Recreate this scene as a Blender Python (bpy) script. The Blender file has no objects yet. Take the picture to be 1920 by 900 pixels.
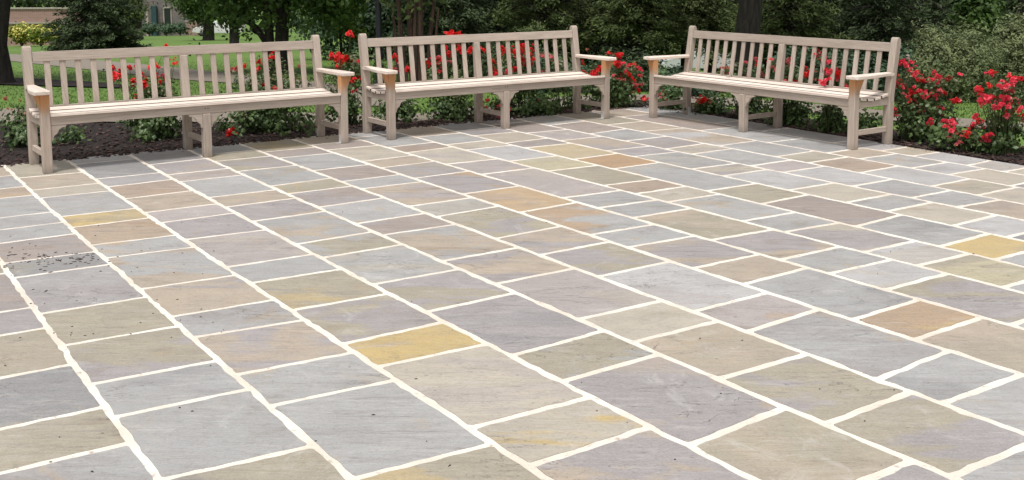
import bpy, bmesh, math, random
import numpy as np
from mathutils import Vector, Matrix
R_=math.radians
scene=bpy.context.scene
COL=scene.collection
# ------------------------------------------------------------------ camera
cam_d=bpy.data.cameras.new('camera'); cam=bpy.data.objects.new('camera',cam_d); COL.objects.link(cam)
rt=Vector((0.99999824,-0.00022740,-0.00186366)); up=Vector((0.00187748,0.12112093,0.99263598)); fw=Vector((0,0.99263773,-0.12112114))
M=Matrix((rt,up,-fw)).transposed().to_4x4(); M.translation=Vector((0,0,1.4722)); cam.matrix_world=M
FPX=2050.2; CPY=191.7
cam_d.sensor_width=36; cam_d.lens=FPX/1920*36; cam_d.shift_y=-(450-CPY)/1920
cam_d.clip_start=.1; cam_d.clip_end=2000
scene.camera=cam
# ------------------------------------------------------------------ light: bright overcast
SUN_EL,SUN_ROT=R_(68),R_(195)
w=bpy.data.worlds.new('World'); scene.world=w; w.use_nodes=True
nt=w.node_tree; bg=nt.nodes['Background']
sky=nt.nodes.new('ShaderNodeTexSky'); sky.sky_type='NISHITA'; sky.sun_disc=False
sky.sun_elevation=SUN_EL; sky.sun_rotation=SUN_ROT; sky.air_density=1.0; sky.dust_density=4.0; sky.ozone_density=1.0
hsv=nt.nodes.new('ShaderNodeHueSaturation'); hsv.inputs['Saturation'].default_value=.12
nt.links.new(sky.outputs[0],hsv.inputs['Color']); nt.links.new(hsv.outputs[0],bg.inputs[0]); bg.inputs[1].default_value=.078
sd=bpy.data.lights.new('sun','SUN'); sd.energy=1.5; sd.angle=R_(13); sd.color=(1,.955,.91)
sun=bpy.data.objects.new('sun',sd); COL.objects.link(sun)
dv=Vector((math.sin(SUN_ROT)*math.cos(SUN_EL),math.cos(SUN_ROT)*math.cos(SUN_EL),math.sin(SUN_EL)))
sun.rotation_euler=dv.to_track_quat('Z','Y').to_euler(); sun.location=(0,0,30)
scene.view_settings.view_transform='Standard'; scene.view_settings.look='None'
scene.view_settings.exposure=.88; scene.view_settings.gamma=1
scene.render.resolution_x=1024; scene.render.resolution_y=480
scene.render.engine='CYCLES'
try:
    scene.cycles.max_bounces=5; scene.cycles.diffuse_bounces=3; scene.cycles.transparent_max_bounces=4
except Exception: pass
# ------------------------------------------------------------------ helpers
def srgb(h):
    if isinstance(h,str): h=[int(h[i:i+2],16)/255 for i in (0,2,4)]
    return tuple((c/12.92 if c<=.04045 else ((c+.055)/1.055)**2.4) for c in h)
class NB:
    def __init__(s,name):
        s.m=bpy.data.materials.new(name); s.m.use_nodes=True; s.t=s.m.node_tree; s.n=s.t.nodes
        s.b=s.n['Principled BSDF']; s.b.inputs['Roughness'].default_value=.7
    def add(s,kind,**kw):
        x=s.n.new('ShaderNode'+kind)
        for k,v in kw.items():
            if k=='ins':
                for a,b in v.items():
                    if isinstance(b,bpy.types.NodeSocket): s.t.links.new(b,x.inputs[a])
                    else: x.inputs[a].default_value=b
            else: setattr(x,k,v)
        return x
    def link(s,a,b): s.t.links.new(a,b)
    def noise(s,vec,scale,detail=4,rough=.55,dist=0):
        x=s.add('TexNoise',ins={'Scale':scale,'Detail':detail,'Roughness':rough,'Distortion':dist})
        if vec: s.link(vec,x.inputs['Vector'])
        return x.outputs[0]
    def math(s,op,a,b=0.,c=0.,clamp=False):
        x=s.add('Math',operation=op,use_clamp=clamp)
        for i,v in enumerate((a,b,c)):
            if isinstance(v,bpy.types.NodeSocket): s.link(v,x.inputs[i])
            else: x.inputs[i].default_value=v
        return x.outputs[0]
    def rng(s,v,a,b,c=0.,d=1.,smooth=True):
        x=s.add('MapRange',interpolation_type='SMOOTHSTEP' if smooth else 'LINEAR',ins={'From Min':a,'From Max':b,'To Min':c,'To Max':d}); s.link(v,x.inputs['Value']); return x.outputs[0]
    def mix(s,f,a,b,mode='MIX'):
        x=s.add('Mix',data_type='RGBA',blend_type=mode)
        for k,v in ((0,f),(6,a),(7,b)):
            if isinstance(v,bpy.types.NodeSocket): s.link(v,x.inputs[k])
            else: x.inputs[k].default_value=v if k==0 else (*v,1)[:4]
        return x.outputs[2]
    def attr(s,name): return s.add('Attribute',attribute_name=name)
    def mapping(s,vec,scale=(1,1,1),rot=(0,0,0),loc=(0,0,0)):
        x=s.add('Mapping',ins={'Scale':scale,'Rotation':rot,'Location':loc}); s.link(vec,x.inputs['Vector']); return x.outputs[0]
    def vadd(s,a,b):
        x=s.add('VectorMath',operation='ADD'); s.link(a,x.inputs[0]); s.link(b,x.inputs[1]); return x.outputs[0]
    def bump(s,h,strength=.3,dist=.01):
        x=s.add('Bump',ins={'Strength':strength,'Distance':dist}); s.link(h,x.inputs['Height']); s.link(x.outputs[0],s.b.inputs['Normal'])
    def color(s,c):
        if isinstance(c,bpy.types.NodeSocket): s.link(c,s.b.inputs['Base Color'])
        else: s.b.inputs['Base Color'].default_value=(*c,1)[:4]
def simple(name,c,rough=.7,metal=0,var=.15,scale=8,bump=0):
    n=NB(name); co=n.add('TexCoord').outputs['Object']
    f=n.noise(co,scale,5); n.color(n.mix(f,tuple(x*(1-var) for x in c),tuple(min(1,x*(1+var)) for x in c)))
    n.b.inputs['Roughness'].default_value=rough; n.b.inputs['Metallic'].default_value=metal
    if bump: n.bump(n.noise(co,scale*3,6),bump,.01)
    return n.m
def tag(o,label=None,cat=None,group=None,kind=None):
    for k,v in (('label',label),('category',cat),('group',group),('kind',kind)):
        if v: o[k]=v
    return o
def thing(name,loc,label,cat,group=None,rz=0):
    o=bpy.data.objects.new(name,None); o.empty_display_size=.2; COL.objects.link(o); o.location=loc; o.rotation_euler=(0,0,rz)
    return tag(o,label,cat,group)
def mesh_obj(name,me,mat=None,parent=None):
    o=bpy.data.objects.new(name,me)
    if mat and not me.materials: me.materials.append(mat)
    COL.objects.link(o)
    if parent: o.parent=parent
    return o
def copy_tree(o,parent=None):
    c=o.copy(); COL.objects.link(c); c.parent=parent
    for ch in list(o.children): copy_tree(ch,c)
    return c
def npmesh(name,V,F,rnd=None,smooth=False):
    V=np.asarray(V,np.float32).reshape(-1,3); F=np.asarray(F,np.int32); k=F.shape[1]
    me=bpy.data.meshes.new(name); me.vertices.add(len(V)); me.vertices.foreach_set('co',V.ravel())
    me.loops.add(F.size); me.loops.foreach_set('vertex_index',F.ravel())
    me.polygons.add(len(F)); me.polygons.foreach_set('loop_start',np.arange(0,F.size,k,dtype=np.int32))
    me.update(calc_edges=True)
    if rnd is not None:
        a=me.attributes.new('rnd','FLOAT','FACE'); a.data.foreach_set('value',np.asarray(rnd,np.float32))
    if smooth: me.polygons.foreach_set('use_smooth',np.ones(len(F),bool))
    return me
def join_np(parts):
    V=[];F=[];R=[];o=0
    for v,f,r in parts:
        V.append(v);F.append(f+o);R.append(r);o+=len(v)
    return np.concatenate(V),np.concatenate(F),np.concatenate(R)
# boxes with grain-following UVs
class Wood:
    def __init__(s): s.bm=bmesh.new(); s.uv=s.bm.loops.layers.uv.new('grain')
    def hull(s,pts,faces,axis,bev=.003):
        vs=[s.bm.verts.new(p) for p in pts]; fs=[s.bm.faces.new([vs[i] for i in f]) for f in faces]
        bmesh.ops.recalc_face_normals(s.bm,faces=fs)
        if bev:
            es=list({e for f in fs for e in f.edges})
            r=bmesh.ops.bevel(s.bm,geom=es,offset=bev,segments=1,affect='EDGES',profile=.5)
            fs=list({f for f in s.bm.faces if any(v in r['verts'] for v in f.verts)}|{f for f in fs if f.is_valid})
        ou=random.random()*20; ov=random.random()*20; a=axis; b,c=[i for i in range(3) if i!=a]
        for f in fs:
            for l in f.loops: l[s.uv].uv=(l.vert.co[a]+ou,l.vert.co[b]*1.0+l.vert.co[c]*1.37+ov)
    def box(s,x0,x1,y0,y1,z0,z1,axis=0,bev=.003):
        p=[(x,y,z) for x in (x0,x1) for y in (y0,y1) for z in (z0,z1)]
        s.hull(p,[(0,1,3,2),(4,6,7,5),(0,4,5,1),(2,3,7,6),(0,2,6,4),(1,5,7,3)],axis,bev)
    def prism(s,poly,t0,t1,plane,axis,bev=.002):
        # poly in (a,b); plane 'xz' extrudes in y; 'yz' extrudes in x; 'xy' extrudes z
        def P(a,b,t): return {'xz':(a,t,b),'yz':(t,a,b),'xy':(a,b,t)}[plane]
        n=len(poly); p=[P(a,b,t0) for a,b in poly]+[P(a,b,t1) for a,b in poly]
        f=[tuple(range(n)),tuple(range(n,2*n))]+[(i,(i+1)%n,(i+1)%n+n,i+n) for i in range(n)]
        s.hull(p,f,axis,bev)
    def mesh(s,name):
        me=bpy.data.meshes.new(name); s.bm.to_mesh(me); s.bm.free(); return me
def tube(path,radii,seg=10,wob=0,rng=None):
    V=[];F=[]; n=len(path)
    for i,(p,r) in enumerate(zip(path,radii)):
        p=Vector(p); d=(Vector(path[min(i+1,n-1)])-Vector(path[max(i-1,0)])).normalized()
        a=d.orthogonal().normalized() if abs(d.z)<.9 else (Vector((1,0,0))-d*d.x).normalized(); b=d.cross(a)
        for j in range(seg):
            t=2*math.pi*j/seg; rr=r*(1+(wob*math.sin(3*t+i*.7)+(rng.uniform(-wob,wob) if rng else 0)))
            V.append(p+a*math.cos(t)*rr+b*math.sin(t)*rr)
    for i in range(n-1):
        for j in range(seg): F.append((i*seg+j,i*seg+(j+1)%seg,(i+1)*seg+(j+1)%seg,(i+1)*seg+j))
    return np.array([tuple(v) for v in V]),np.array(F),np.zeros(len(F))
# ------------------------------------------------------------------ terrain
def slope(az):
    px=960+2050*math.tan(az) if abs(az)<1.3 else (4000 if az>0 else -4000)
    pts=[(-900,.05),(700,.05),(1300,.088),(1800,.12),(2600,.12)]
    if px<=pts[0][0]: return .05
    for (a,sa),(b,sb) in zip(pts,pts[1:]):
        if px<=b: t=(px-a)/(b-a); t=t*t*(3-2*t); return sa+(sb-sa)*t
    return .12
r_=math.hypot
def tz(x,y):
    if y<=0: return -.05 if r_(x,y)<200 else -.05+4*min(1,(r_(x,y)-200)/300)
    r=math.hypot(x,y); e=max(0,r-12)
    if e<3: e=e*e/6*1.0+ (0 if e<0 else 0)
    else: e=e-1.5
    z=-.05-slope(math.atan2(x,y))*min(e,190)
    if r>200: t=min(1,(r-200)/300); z=z+(4-z)*t*t*(3-2*t)
    return z
def at(px,py,dmax=400):
    """point of the terrain seen at a place of the photograph"""
    d=fw+rt*((px-960)/FPX)+up*((CPY-py)/FPX); t=6; o=Vector((0,0,1.4722))
    while t<dmax:
        p=o+d*t
        if p.z<=tz(p.x,p.y): return p
        t*=1.004
    return p
def ray(px,py,Y):
    d=fw+rt*((px-960)/FPX)+up*((CPY-py)/FPX); return Vector((0,0,1.4722))+d*(Y/d.y)
LINES=[[0.00111, 0.00044, 0.81674, 3.09, 5.95], [0.00088, -0.0011, 1.29012, 2.77, 8.89], [0.00115, -0.00777, 1.77717, 2.46, 8.91], [0.00273, -0.02871, 2.31035, 2.13, 8.57], [0.00217, -0.02484, 2.78449, 1.8, 8.8], [0.00041, -0.00616, 3.21421, 1.86, 8.57], [7e-05, -0.00409, 3.68947, 2.17, 8.3], [0.00121, -0.01737, 4.19982, 2.63, 8.73], [0.00123, -0.01905, 4.67874, 2.72, 8.72], [-0.00083, 0.01159, 5.02653, 2.98, 8.76], [0.00048, -0.00528, 5.54777, 3.3, 8.79], [0.00157, -0.02131, 6.05853, 3.55, 8.9], [-0.00257, 0.04256, 6.29056, 3.8, 8.85], [-0.00351, 0.0573, 6.70663, 4.08, 8.9], [-0.00457, 0.07226, 7.10205, 4.35, 8.94], [-0.00214, 0.04963, 7.51535, 4.58, 8.22]]
COURSES={-1:([(5.699,5.699),(5.044,5.044),(4.714,4.714),(4.21,4.21),(3.724,3.724),(3.385,3.385)],'G K P G b/G G B'),
0:([(8.451,8.451),(7.97,7.97),(7.629,7.629),(7.023,7.023),(6.69,6.69),(6.356,6.356),(5.9,5.882),(5.59,5.581),(4.926,4.915),(4.446,4.427),(3.962,3.942),(3.615,3.601),(3.075,3.043)],'T B T+ B B B K b P G P/G B B G'),
1:([(8.324,8.296),(7.804,7.798),(7.494,7.48),(6.849,6.833),(6.522,6.517),(6.033,6.003),(5.717,5.682),(5.056,5.035),(4.566,4.549),(4.254,4.211),(3.758,3.733),(3.414,3.388),(2.768,2.742)],'G T t B Y O B/T B/T T/P B P/T B B G'),
2:([(8.664,8.664),(7.967,7.958),(7.63,7.648),(7.16,7.178),(6.678,6.676),(6.349,6.357),(5.869,5.837),(5.198,5.185),(4.861,4.845),(4.362,4.344),(3.843,3.853),(3.541,3.522),(2.88,2.867),(2.551,2.56)],'B b P O- T p P p B G G/P Y/T t t/Y T/P'),
3:([(8.332,8.36),(7.843,7.846),(7.529,7.529),(6.892,6.889),(6.552,6.558),(6.084,6.091),(5.433,5.454),(5.097,5.105),(4.517,4.515),(4.013,4.028),(3.36,3.388),(3.038,3.053),(2.391,2.425),(1.932,1.932)],'b P p B T T/P B/T B/G B P/G P G/B P G P'),
4:([(8.535,8.535),(8.189,8.178),(7.685,7.674),(7.026,7.057),(6.713,6.711),(6.221,6.243),(5.686,5.698),(5.352,5.341),(4.692,4.698),(4.2,4.206),(3.564,3.562),(3.214,3.215),(2.741,2.736),(2.26,2.273),(1.806,1.806)],'B G G/P B G/Y P/K B P/K T/B T/P p t T G/P P/G B'),
5:([(8.391,8.384),(8.051,8.033),(7.403,7.399),(6.897,6.902),(6.588,6.579),(5.927,5.929),(5.578,5.611),(4.931,4.96),(4.512,4.523),(4.028,4.036),(3.37,3.382),(3.053,3.084),(2.416,2.448),(2.152,2.152)],'G K B K/P B T/p B G/P P/T G/P W p B B B'),
6:([(8.507,8.51),(8.197,8.179),(7.544,7.566),(7.218,7.235),(6.718,6.731),(6.059,6.068),(5.392,5.428),(4.706,4.694),(4.376,4.359),(3.878,3.879),(3.543,3.565),(2.91,2.928),(2.608,2.623)],'T K t T G/P P/O o B/O B P/T T B O T'),
7:([(8.667,8.684),(8.031,8.051),(7.709,7.747),(7.081,7.049),(6.572,6.572),(5.588,5.564),(5.223,5.199),(4.895,4.89),(4.241,4.22),(3.747,3.749),(3.434,3.43),(3.11,3.114),(2.495,2.495)],'B B K t/p p p B B G/T P/T B W P/G B'),
8:([(8.385,8.374),(7.876,7.884),(7.548,7.548),(6.914,6.904),(6.406,6.387),(5.756,5.727),(5.419,5.419),(5.111,5.098),(4.463,4.451),(4.143,4.119),(3.605,3.602),(3.284,3.277),(2.827,2.827)],'T B t W y G O- t B B t/P W G/y B'),
9:([(8.489,8.506),(8.171,8.147),(7.663,7.682),(7.367,7.346),(6.698,6.718),(6.211,6.216),(5.226,5.22),(4.736,4.763),(4.006,4.044),(3.456,3.473),(3.136,3.136)],'b P t P Y- O+ B G K B Y B'),
10:([(8.651,8.651),(8.035,8.003),(7.505,7.494),(6.872,6.849),(6.532,6.502),(5.875,5.858),(5.55,5.547),(4.935,4.93),(4.46,4.465),(4.156,4.159),(3.702,3.723),(3.371,3.371)],'P K p P/T P B P/t W t B t W b'),
11:([(8.317,8.35),(7.679,7.726),(7.178,7.171),(6.666,6.693),(6.357,6.371),(5.723,5.723),(5.401,5.397),(4.78,4.788),(4.321,4.321),(3.986,3.961)],'B K B P t B p W B B T'),
12:([(8.028,8.028),(7.524,7.461),(6.53,6.553),(5.894,5.912),(5.565,5.565),(5.078,5.093),(4.48,4.492),(4.128,4.131)],'G T W/T B t O- W t t'),
13:([(8.397,8.362),(7.259,7.243),(6.426,6.42),(5.785,5.79),(5.458,5.45),(4.982,4.982),(4.669,4.661)],'T K B B T B W t'),
14:([(7.526,7.526),(6.911,6.911),(6.102,6.086),(5.608,5.608),(5.305,5.303),(4.815,4.839),(4.514,4.514)],'B P B W t W W t')}
ROSES=[
('leafy green rose bush with few faded blooms beside the left bench arm',[-4.145,9.121],[[0.03,0.0,0.14,0.21,0.19,0.17,1.1],[0.04,0.0,0.29,0.12,0.12,0.09,0.35]],[[0.066,-0.141,0.423,'o'],[-0.07,-0.064,0.436,'p'],[-0.011,-0.108,0.339,'o']]),
('small leafy rose shoot on the mulch under the left end of the left bench',[-3.766,9.247],[[0.0,0.0,0.08,0.08,0.12,0.08,1.0]],[]),
('rose bush of bright red blooms seen through the left half of the left bench',[-3.134,9.476],[[0.04,0.0,0.42,0.24,0.21,0.14,0.6],[0.02,0.0,0.15,0.25,0.23,0.16,1.3],[-0.3,0.0,0.56,0.14,0.13,0.09,0.12]],[[-0.315,-0.049,0.661,'r'],[-0.259,-0.044,0.624,'r'],[-0.125,-0.184,0.673,'r'],[-0.233,-0.197,0.597,'r'],[-0.166,0.009,0.535,'r'],[-0.065,-0.135,0.659,'r'],[0.002,-0.141,0.563,'r'],[-0.121,0.049,0.582,'r'],[0.055,-0.082,0.668,'r'],[0.062,0.009,0.642,'r'],[0.07,-0.081,0.594,'r'],[0.098,-0.04,0.581,'r'],[-0.016,-0.162,0.533,'r'],[-0.135,-0.041,0.41,'r'],[-0.139,0.017,0.361,'r'],[0.214,-0.069,0.718,'r'],[0.123,-0.015,0.82,'r'],[0.152,-0.032,0.826,'r'],[0.253,-0.184,0.695,'r'],[-0.174,-0.01,0.518,'r'],[0.129,-0.052,0.568,'r'],[-0.035,-0.125,0.585,'p'],[0.131,-0.192,0.545,'r']]),
('rose bush with red and faded blooms seen through the right half of the left bench',[-2.252,9.928],[[0.09,0.0,0.42,0.42,0.38,0.19,0.5],[0.0,0.0,0.12,0.49,0.38,0.13,1.25],[0.02,0.0,0.64,0.1,0.12,0.07,0.3]],[[-0.278,0.016,0.581,'p'],[-0.165,-0.082,0.623,'r'],[-0.082,-0.02,0.657,'r'],[-0.057,0.02,0.673,'r'],[-0.04,-0.021,0.608,'r'],[-0.027,0.03,0.633,'r'],[0.03,-0.101,0.721,'r'],[0.07,0.0,0.723,'r'],[0.113,-0.089,0.705,'r'],[0.013,0.034,0.671,'r'],[-0.055,0.02,0.428,'p'],[0.024,-0.176,0.458,'r'],[0.136,-0.166,0.419,'r'],[0.121,-0.146,0.387,'p'],[-0.139,0.041,0.539,'p'],[-0.049,-0.091,0.575,'p'],[-0.189,-0.043,0.474,'o'],[0.334,-0.125,0.626,'o'],[0.363,-0.073,0.631,'o'],[0.255,-0.104,0.489,'o']]),
('single low red rose cluster nodding over the mulch under the left bench',[-2.492,9.717],[[0.08,0.0,0.18,0.05,0.12,0.05,0.2]],[[-0.031,-0.112,0.055,'r'],[-0.019,-0.054,0.037,'r'],[0.006,-0.054,0.047,'r'],[-0.048,0.026,0.054,'r']]),
('tall rose bush with pale leaf tips between the left and middle benches',[-1.588,10.393],[[0.09,0.0,0.61,0.13,0.12,0.14,0.42],[-0.02,0.0,0.45,0.23,0.21,0.18,0.45],[0.0,0.0,0.16,0.21,0.19,0.18,1.2]],[[0.058,-0.03,0.881,'r'],[0.039,0.032,0.872,'r'],[-0.135,0.014,0.68,'r'],[-0.106,0.048,0.662,'r'],[-0.062,-0.032,0.663,'r'],[-0.012,-0.159,0.683,'r'],[-0.111,0.015,0.624,'r'],[-0.08,0.041,0.612,'r'],[-0.042,0.026,0.592,'r'],[0.012,-0.058,0.64,'r'],[0.036,-0.022,0.622,'r'],[-0.056,-0.147,0.582,'r'],[-0.05,0.008,0.563,'r'],[0.072,-0.057,0.63,'r'],[0.143,-0.129,0.63,'r'],[0.176,-0.184,0.64,'r'],[-0.002,0.013,0.461,'r'],[0.028,0.047,0.467,'r'],[0.097,-0.178,0.469,'r'],[0.112,0.0,0.472,'r'],[0.155,-0.097,0.456,'r'],[0.087,-0.162,0.357,'r'],[0.122,-0.127,0.358,'r'],[0.133,-0.008,0.473,'r']]),
('sparse rose bush behind the left end of the middle bench',[-1.236,10.679],[[-0.08,0.0,0.47,0.1,0.12,0.24,0.35],[0.11,0.0,0.13,0.29,0.26,0.15,0.8]],[[0.087,0.018,0.662,'r'],[0.135,-0.189,0.647,'r'],[0.145,-0.046,0.594,'p'],[0.092,-0.189,0.544,'r'],[0.1,-0.02,0.524,'r'],[0.192,-0.117,0.522,'r'],[0.205,0.02,0.526,'r'],[0.229,0.045,0.502,'r'],[0.255,-0.074,0.063,'o']]),
('dark dense rose bush behind the left half of the middle bench',[-0.613,10.822],[[0.03,0.0,0.38,0.29,0.26,0.21,0.55],[0.01,0.0,0.1,0.31,0.28,0.12,1.5],[-0.13,0.0,0.43,0.11,0.12,0.11,0.3]],[[-0.022,0.05,0.85,'r'],[0.02,-0.123,0.87,'r'],[0.054,-0.181,0.858,'r'],[0.079,-0.05,0.861,'r'],[0.106,-0.192,0.858,'r'],[-0.022,-0.151,0.71,'r'],[-0.009,-0.098,0.675,'r'],[-0.033,-0.047,0.729,'r'],[0.093,-0.161,0.721,'r'],[0.121,-0.189,0.697,'r'],[0.127,0.017,0.714,'r'],[0.222,-0.122,0.703,'r'],[0.19,0.04,0.68,'r'],[-0.219,0.024,0.576,'r'],[-0.188,-0.106,0.56,'r'],[-0.121,-0.085,0.622,'r'],[-0.107,-0.07,0.589,'r'],[-0.082,-0.039,0.607,'r'],[-0.093,-0.051,0.492,'r'],[-0.076,-0.06,0.519,'r'],[-0.24,-0.045,0.608,'w'],[0.003,0.035,0.575,'p']]),
('rose bush thick with bright red blooms behind the right half of the middle bench',[0.137,11.128],[[-0.15,0.0,0.43,0.29,0.26,0.3,0.6],[0.12,0.0,0.1,0.31,0.28,0.12,1.4],[-0.29,0.0,0.09,0.15,0.14,0.09,0.5]],[[-0.433,-0.073,0.677,'r'],[-0.352,-0.092,0.527,'r'],[-0.321,-0.02,0.488,'r'],[-0.308,-0.141,0.439,'r'],[-0.287,-0.125,0.47,'r'],[-0.245,0.044,0.701,'r'],[-0.217,-0.07,0.671,'r'],[-0.238,-0.063,0.638,'r'],[-0.146,-0.197,0.685,'r'],[-0.125,-0.096,0.651,'r'],[-0.098,-0.055,0.664,'r'],[-0.115,-0.195,0.503,'r'],[-0.082,-0.046,0.457,'r'],[-0.103,-0.042,0.446,'r'],[-0.039,-0.185,0.738,'r'],[-0.011,-0.043,0.706,'r'],[-0.028,-0.083,0.671,'r'],[0.005,-0.03,0.684,'r'],[-0.028,-0.112,0.582,'r'],[-0.0,-0.023,0.553,'r'],[0.016,-0.015,0.59,'r'],[0.057,-0.194,0.695,'r'],[0.078,-0.185,0.673,'r'],[0.07,-0.031,0.624,'r'],[0.083,0.041,0.569,'r'],[0.068,-0.137,0.546,'r'],[-0.044,-0.086,0.417,'r'],[0.086,-0.052,0.424,'r'],[-0.324,-0.12,0.561,'r'],[-0.298,-0.109,0.409,'p'],[0.134,-0.122,0.176,'p']]),
('rose bush with pale pink and wilted blooms behind the right end of the middle bench',[0.563,11.457],[[-0.1,0.0,0.39,0.18,0.16,0.22,0.45],[0.1,0.0,0.09,0.1,0.12,0.11,0.9]],[[-0.252,-0.108,0.593,'p'],[-0.222,-0.051,0.578,'p'],[-0.158,-0.125,0.589,'p'],[-0.135,-0.106,0.599,'p'],[-0.143,-0.007,0.563,'p'],[-0.012,-0.193,0.522,'w'],[-0.027,-0.058,0.483,'w'],[-0.215,-0.016,0.424,'p'],[-0.041,-0.122,0.533,'w']]),
('rose bush loaded with red and pink blooms between the middle and right benches',[1.057,11.625],[[-0.15,0.0,0.23,0.17,0.16,0.25,1.0],[0.11,0.0,0.21,0.2,0.18,0.23,1.3],[0.17,0.0,0.41,0.14,0.13,0.11,0.4]],[[-0.315,-0.144,0.532,'r'],[-0.295,0.001,0.486,'r'],[-0.309,-0.14,0.419,'r'],[-0.287,-0.153,0.392,'r'],[-0.21,-0.091,0.414,'r'],[-0.176,-0.025,0.397,'r'],[-0.16,-0.175,0.422,'r'],[-0.223,-0.12,0.383,'r'],[-0.178,-0.117,0.377,'r'],[-0.123,0.008,0.456,'r'],[-0.108,-0.09,0.442,'r'],[-0.027,0.014,0.598,'r'],[-0.014,-0.158,0.605,'r'],[0.04,-0.116,0.597,'r'],[0.076,-0.037,0.573,'r'],[0.043,0.021,0.501,'r'],[0.055,-0.087,0.487,'r'],[0.078,-0.144,0.497,'r'],[0.009,-0.17,0.376,'p'],[0.047,-0.068,0.338,'p'],[0.067,-0.152,0.34,'p'],[0.15,0.002,0.439,'r'],[0.174,0.01,0.41,'r'],[0.168,-0.154,0.397,'r'],[0.137,-0.13,0.327,'p'],[0.229,0.002,0.479,'r'],[0.247,-0.04,0.477,'r'],[0.212,0.002,0.473,'r'],[0.189,-0.114,0.37,'r'],[0.212,-0.168,0.353,'r'],[0.239,-0.127,0.32,'r'],[0.214,-0.002,0.291,'p'],[0.25,-0.132,0.276,'p'],[0.27,-0.113,0.217,'r'],[0.233,-0.096,0.187,'r'],[0.316,-0.095,0.368,'p'],[0.339,-0.098,0.283,'p'],[0.351,0.03,0.115,'r'],[0.35,-0.161,0.114,'r'],[-0.275,-0.199,0.654,'o'],[-0.209,0.036,0.011,'r']]),
('low rose bush with pink blooms under the left end of the right bench',[1.699,11.44],[[-0.03,0.0,0.15,0.18,0.16,0.16,0.8]],[[-0.124,0.02,0.182,'p'],[-0.093,0.047,0.213,'p'],[-0.122,-0.091,0.161,'p'],[-0.071,0.038,0.158,'p'],[-0.054,0.032,0.13,'p'],[0.018,-0.144,0.279,'o'],[0.123,-0.014,0.253,'o']]),
('low fine leaved shrub with one red cluster under the left half of the right bench',[2.021,11.102],[[0.01,0.0,0.09,0.23,0.21,0.11,1.3]],[[-0.1,0.009,0.155,'r'],[-0.064,-0.034,0.16,'r'],[-0.032,-0.07,0.153,'r'],[-0.102,-0.128,0.155,'r'],[-0.198,-0.115,0.202,'o'],[-0.159,-0.143,0.189,'o'],[-0.015,-0.183,0.161,'o']]),
('rose bush with many faded brown heads behind the left half of the right bench',[2.319,10.706],[[-0.09,0.0,0.43,0.21,0.18,0.18,0.6],[0.04,0.0,0.13,0.17,0.15,0.15,1.2]],[[0.062,-0.053,0.617,'r'],[0.061,-0.128,0.597,'r'],[0.081,0.003,0.55,'r'],[-0.118,-0.189,0.417,'r'],[-0.046,0.026,0.39,'r'],[-0.227,-0.027,0.464,'r'],[-0.227,0.031,0.495,'p'],[-0.205,0.024,0.422,'p'],[0.019,0.025,0.511,'o'],[-0.14,-0.056,0.555,'w'],[-0.059,-0.197,0.479,'o']]),
('dark leafy rose bush behind the middle of the right bench',[2.631,10.268],[[-0.03,0.0,0.43,0.21,0.19,0.18,0.55],[0.02,0.0,0.13,0.22,0.2,0.15,1.4]],[[-0.218,-0.014,0.619,'r'],[-0.217,-0.157,0.651,'p'],[-0.198,-0.125,0.588,'p'],[-0.072,-0.034,0.439,'r'],[-0.062,-0.069,0.473,'r'],[-0.043,-0.097,0.61,'p'],[-0.02,0.035,0.62,'p'],[-0.001,-0.047,0.461,'p'],[0.007,-0.115,0.452,'r'],[0.007,-0.137,0.425,'r'],[0.022,0.015,0.399,'p'],[0.102,-0.081,0.584,'r'],[0.143,-0.004,0.562,'r'],[0.105,-0.112,0.522,'r'],[0.125,-0.151,0.51,'r'],[0.217,-0.066,0.532,'o']]),
('rose bush with large red heads behind the right half of the right bench',[2.948,9.8],[[-0.04,0.0,0.45,0.21,0.19,0.17,0.5],[-0.05,0.0,0.13,0.19,0.17,0.15,1.3],[0.27,0.0,0.08,0.18,0.16,0.13,0.9]],[[-0.202,0.004,0.747,'r'],[-0.228,-0.157,0.749,'r'],[-0.171,-0.002,0.752,'r'],[-0.189,0.03,0.706,'r'],[-0.216,0.002,0.699,'r'],[-0.118,0.006,0.665,'r'],[-0.162,-0.198,0.672,'r'],[-0.153,-0.043,0.588,'r'],[-0.112,0.016,0.592,'r'],[-0.161,-0.188,0.582,'r'],[-0.163,-0.132,0.558,'r'],[-0.139,-0.133,0.543,'r'],[-0.157,-0.068,0.504,'p'],[-0.073,-0.094,0.592,'r'],[-0.046,-0.082,0.605,'r'],[-0.003,-0.006,0.574,'r'],[-0.089,-0.2,0.569,'r'],[-0.061,-0.186,0.553,'r'],[-0.073,-0.168,0.528,'r'],[0.005,-0.169,0.452,'r'],[0.025,-0.183,0.434,'r'],[0.056,0.044,0.4,'r'],[-0.206,0.014,0.496,'o'],[0.11,-0.178,0.195,'r']]),
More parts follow.
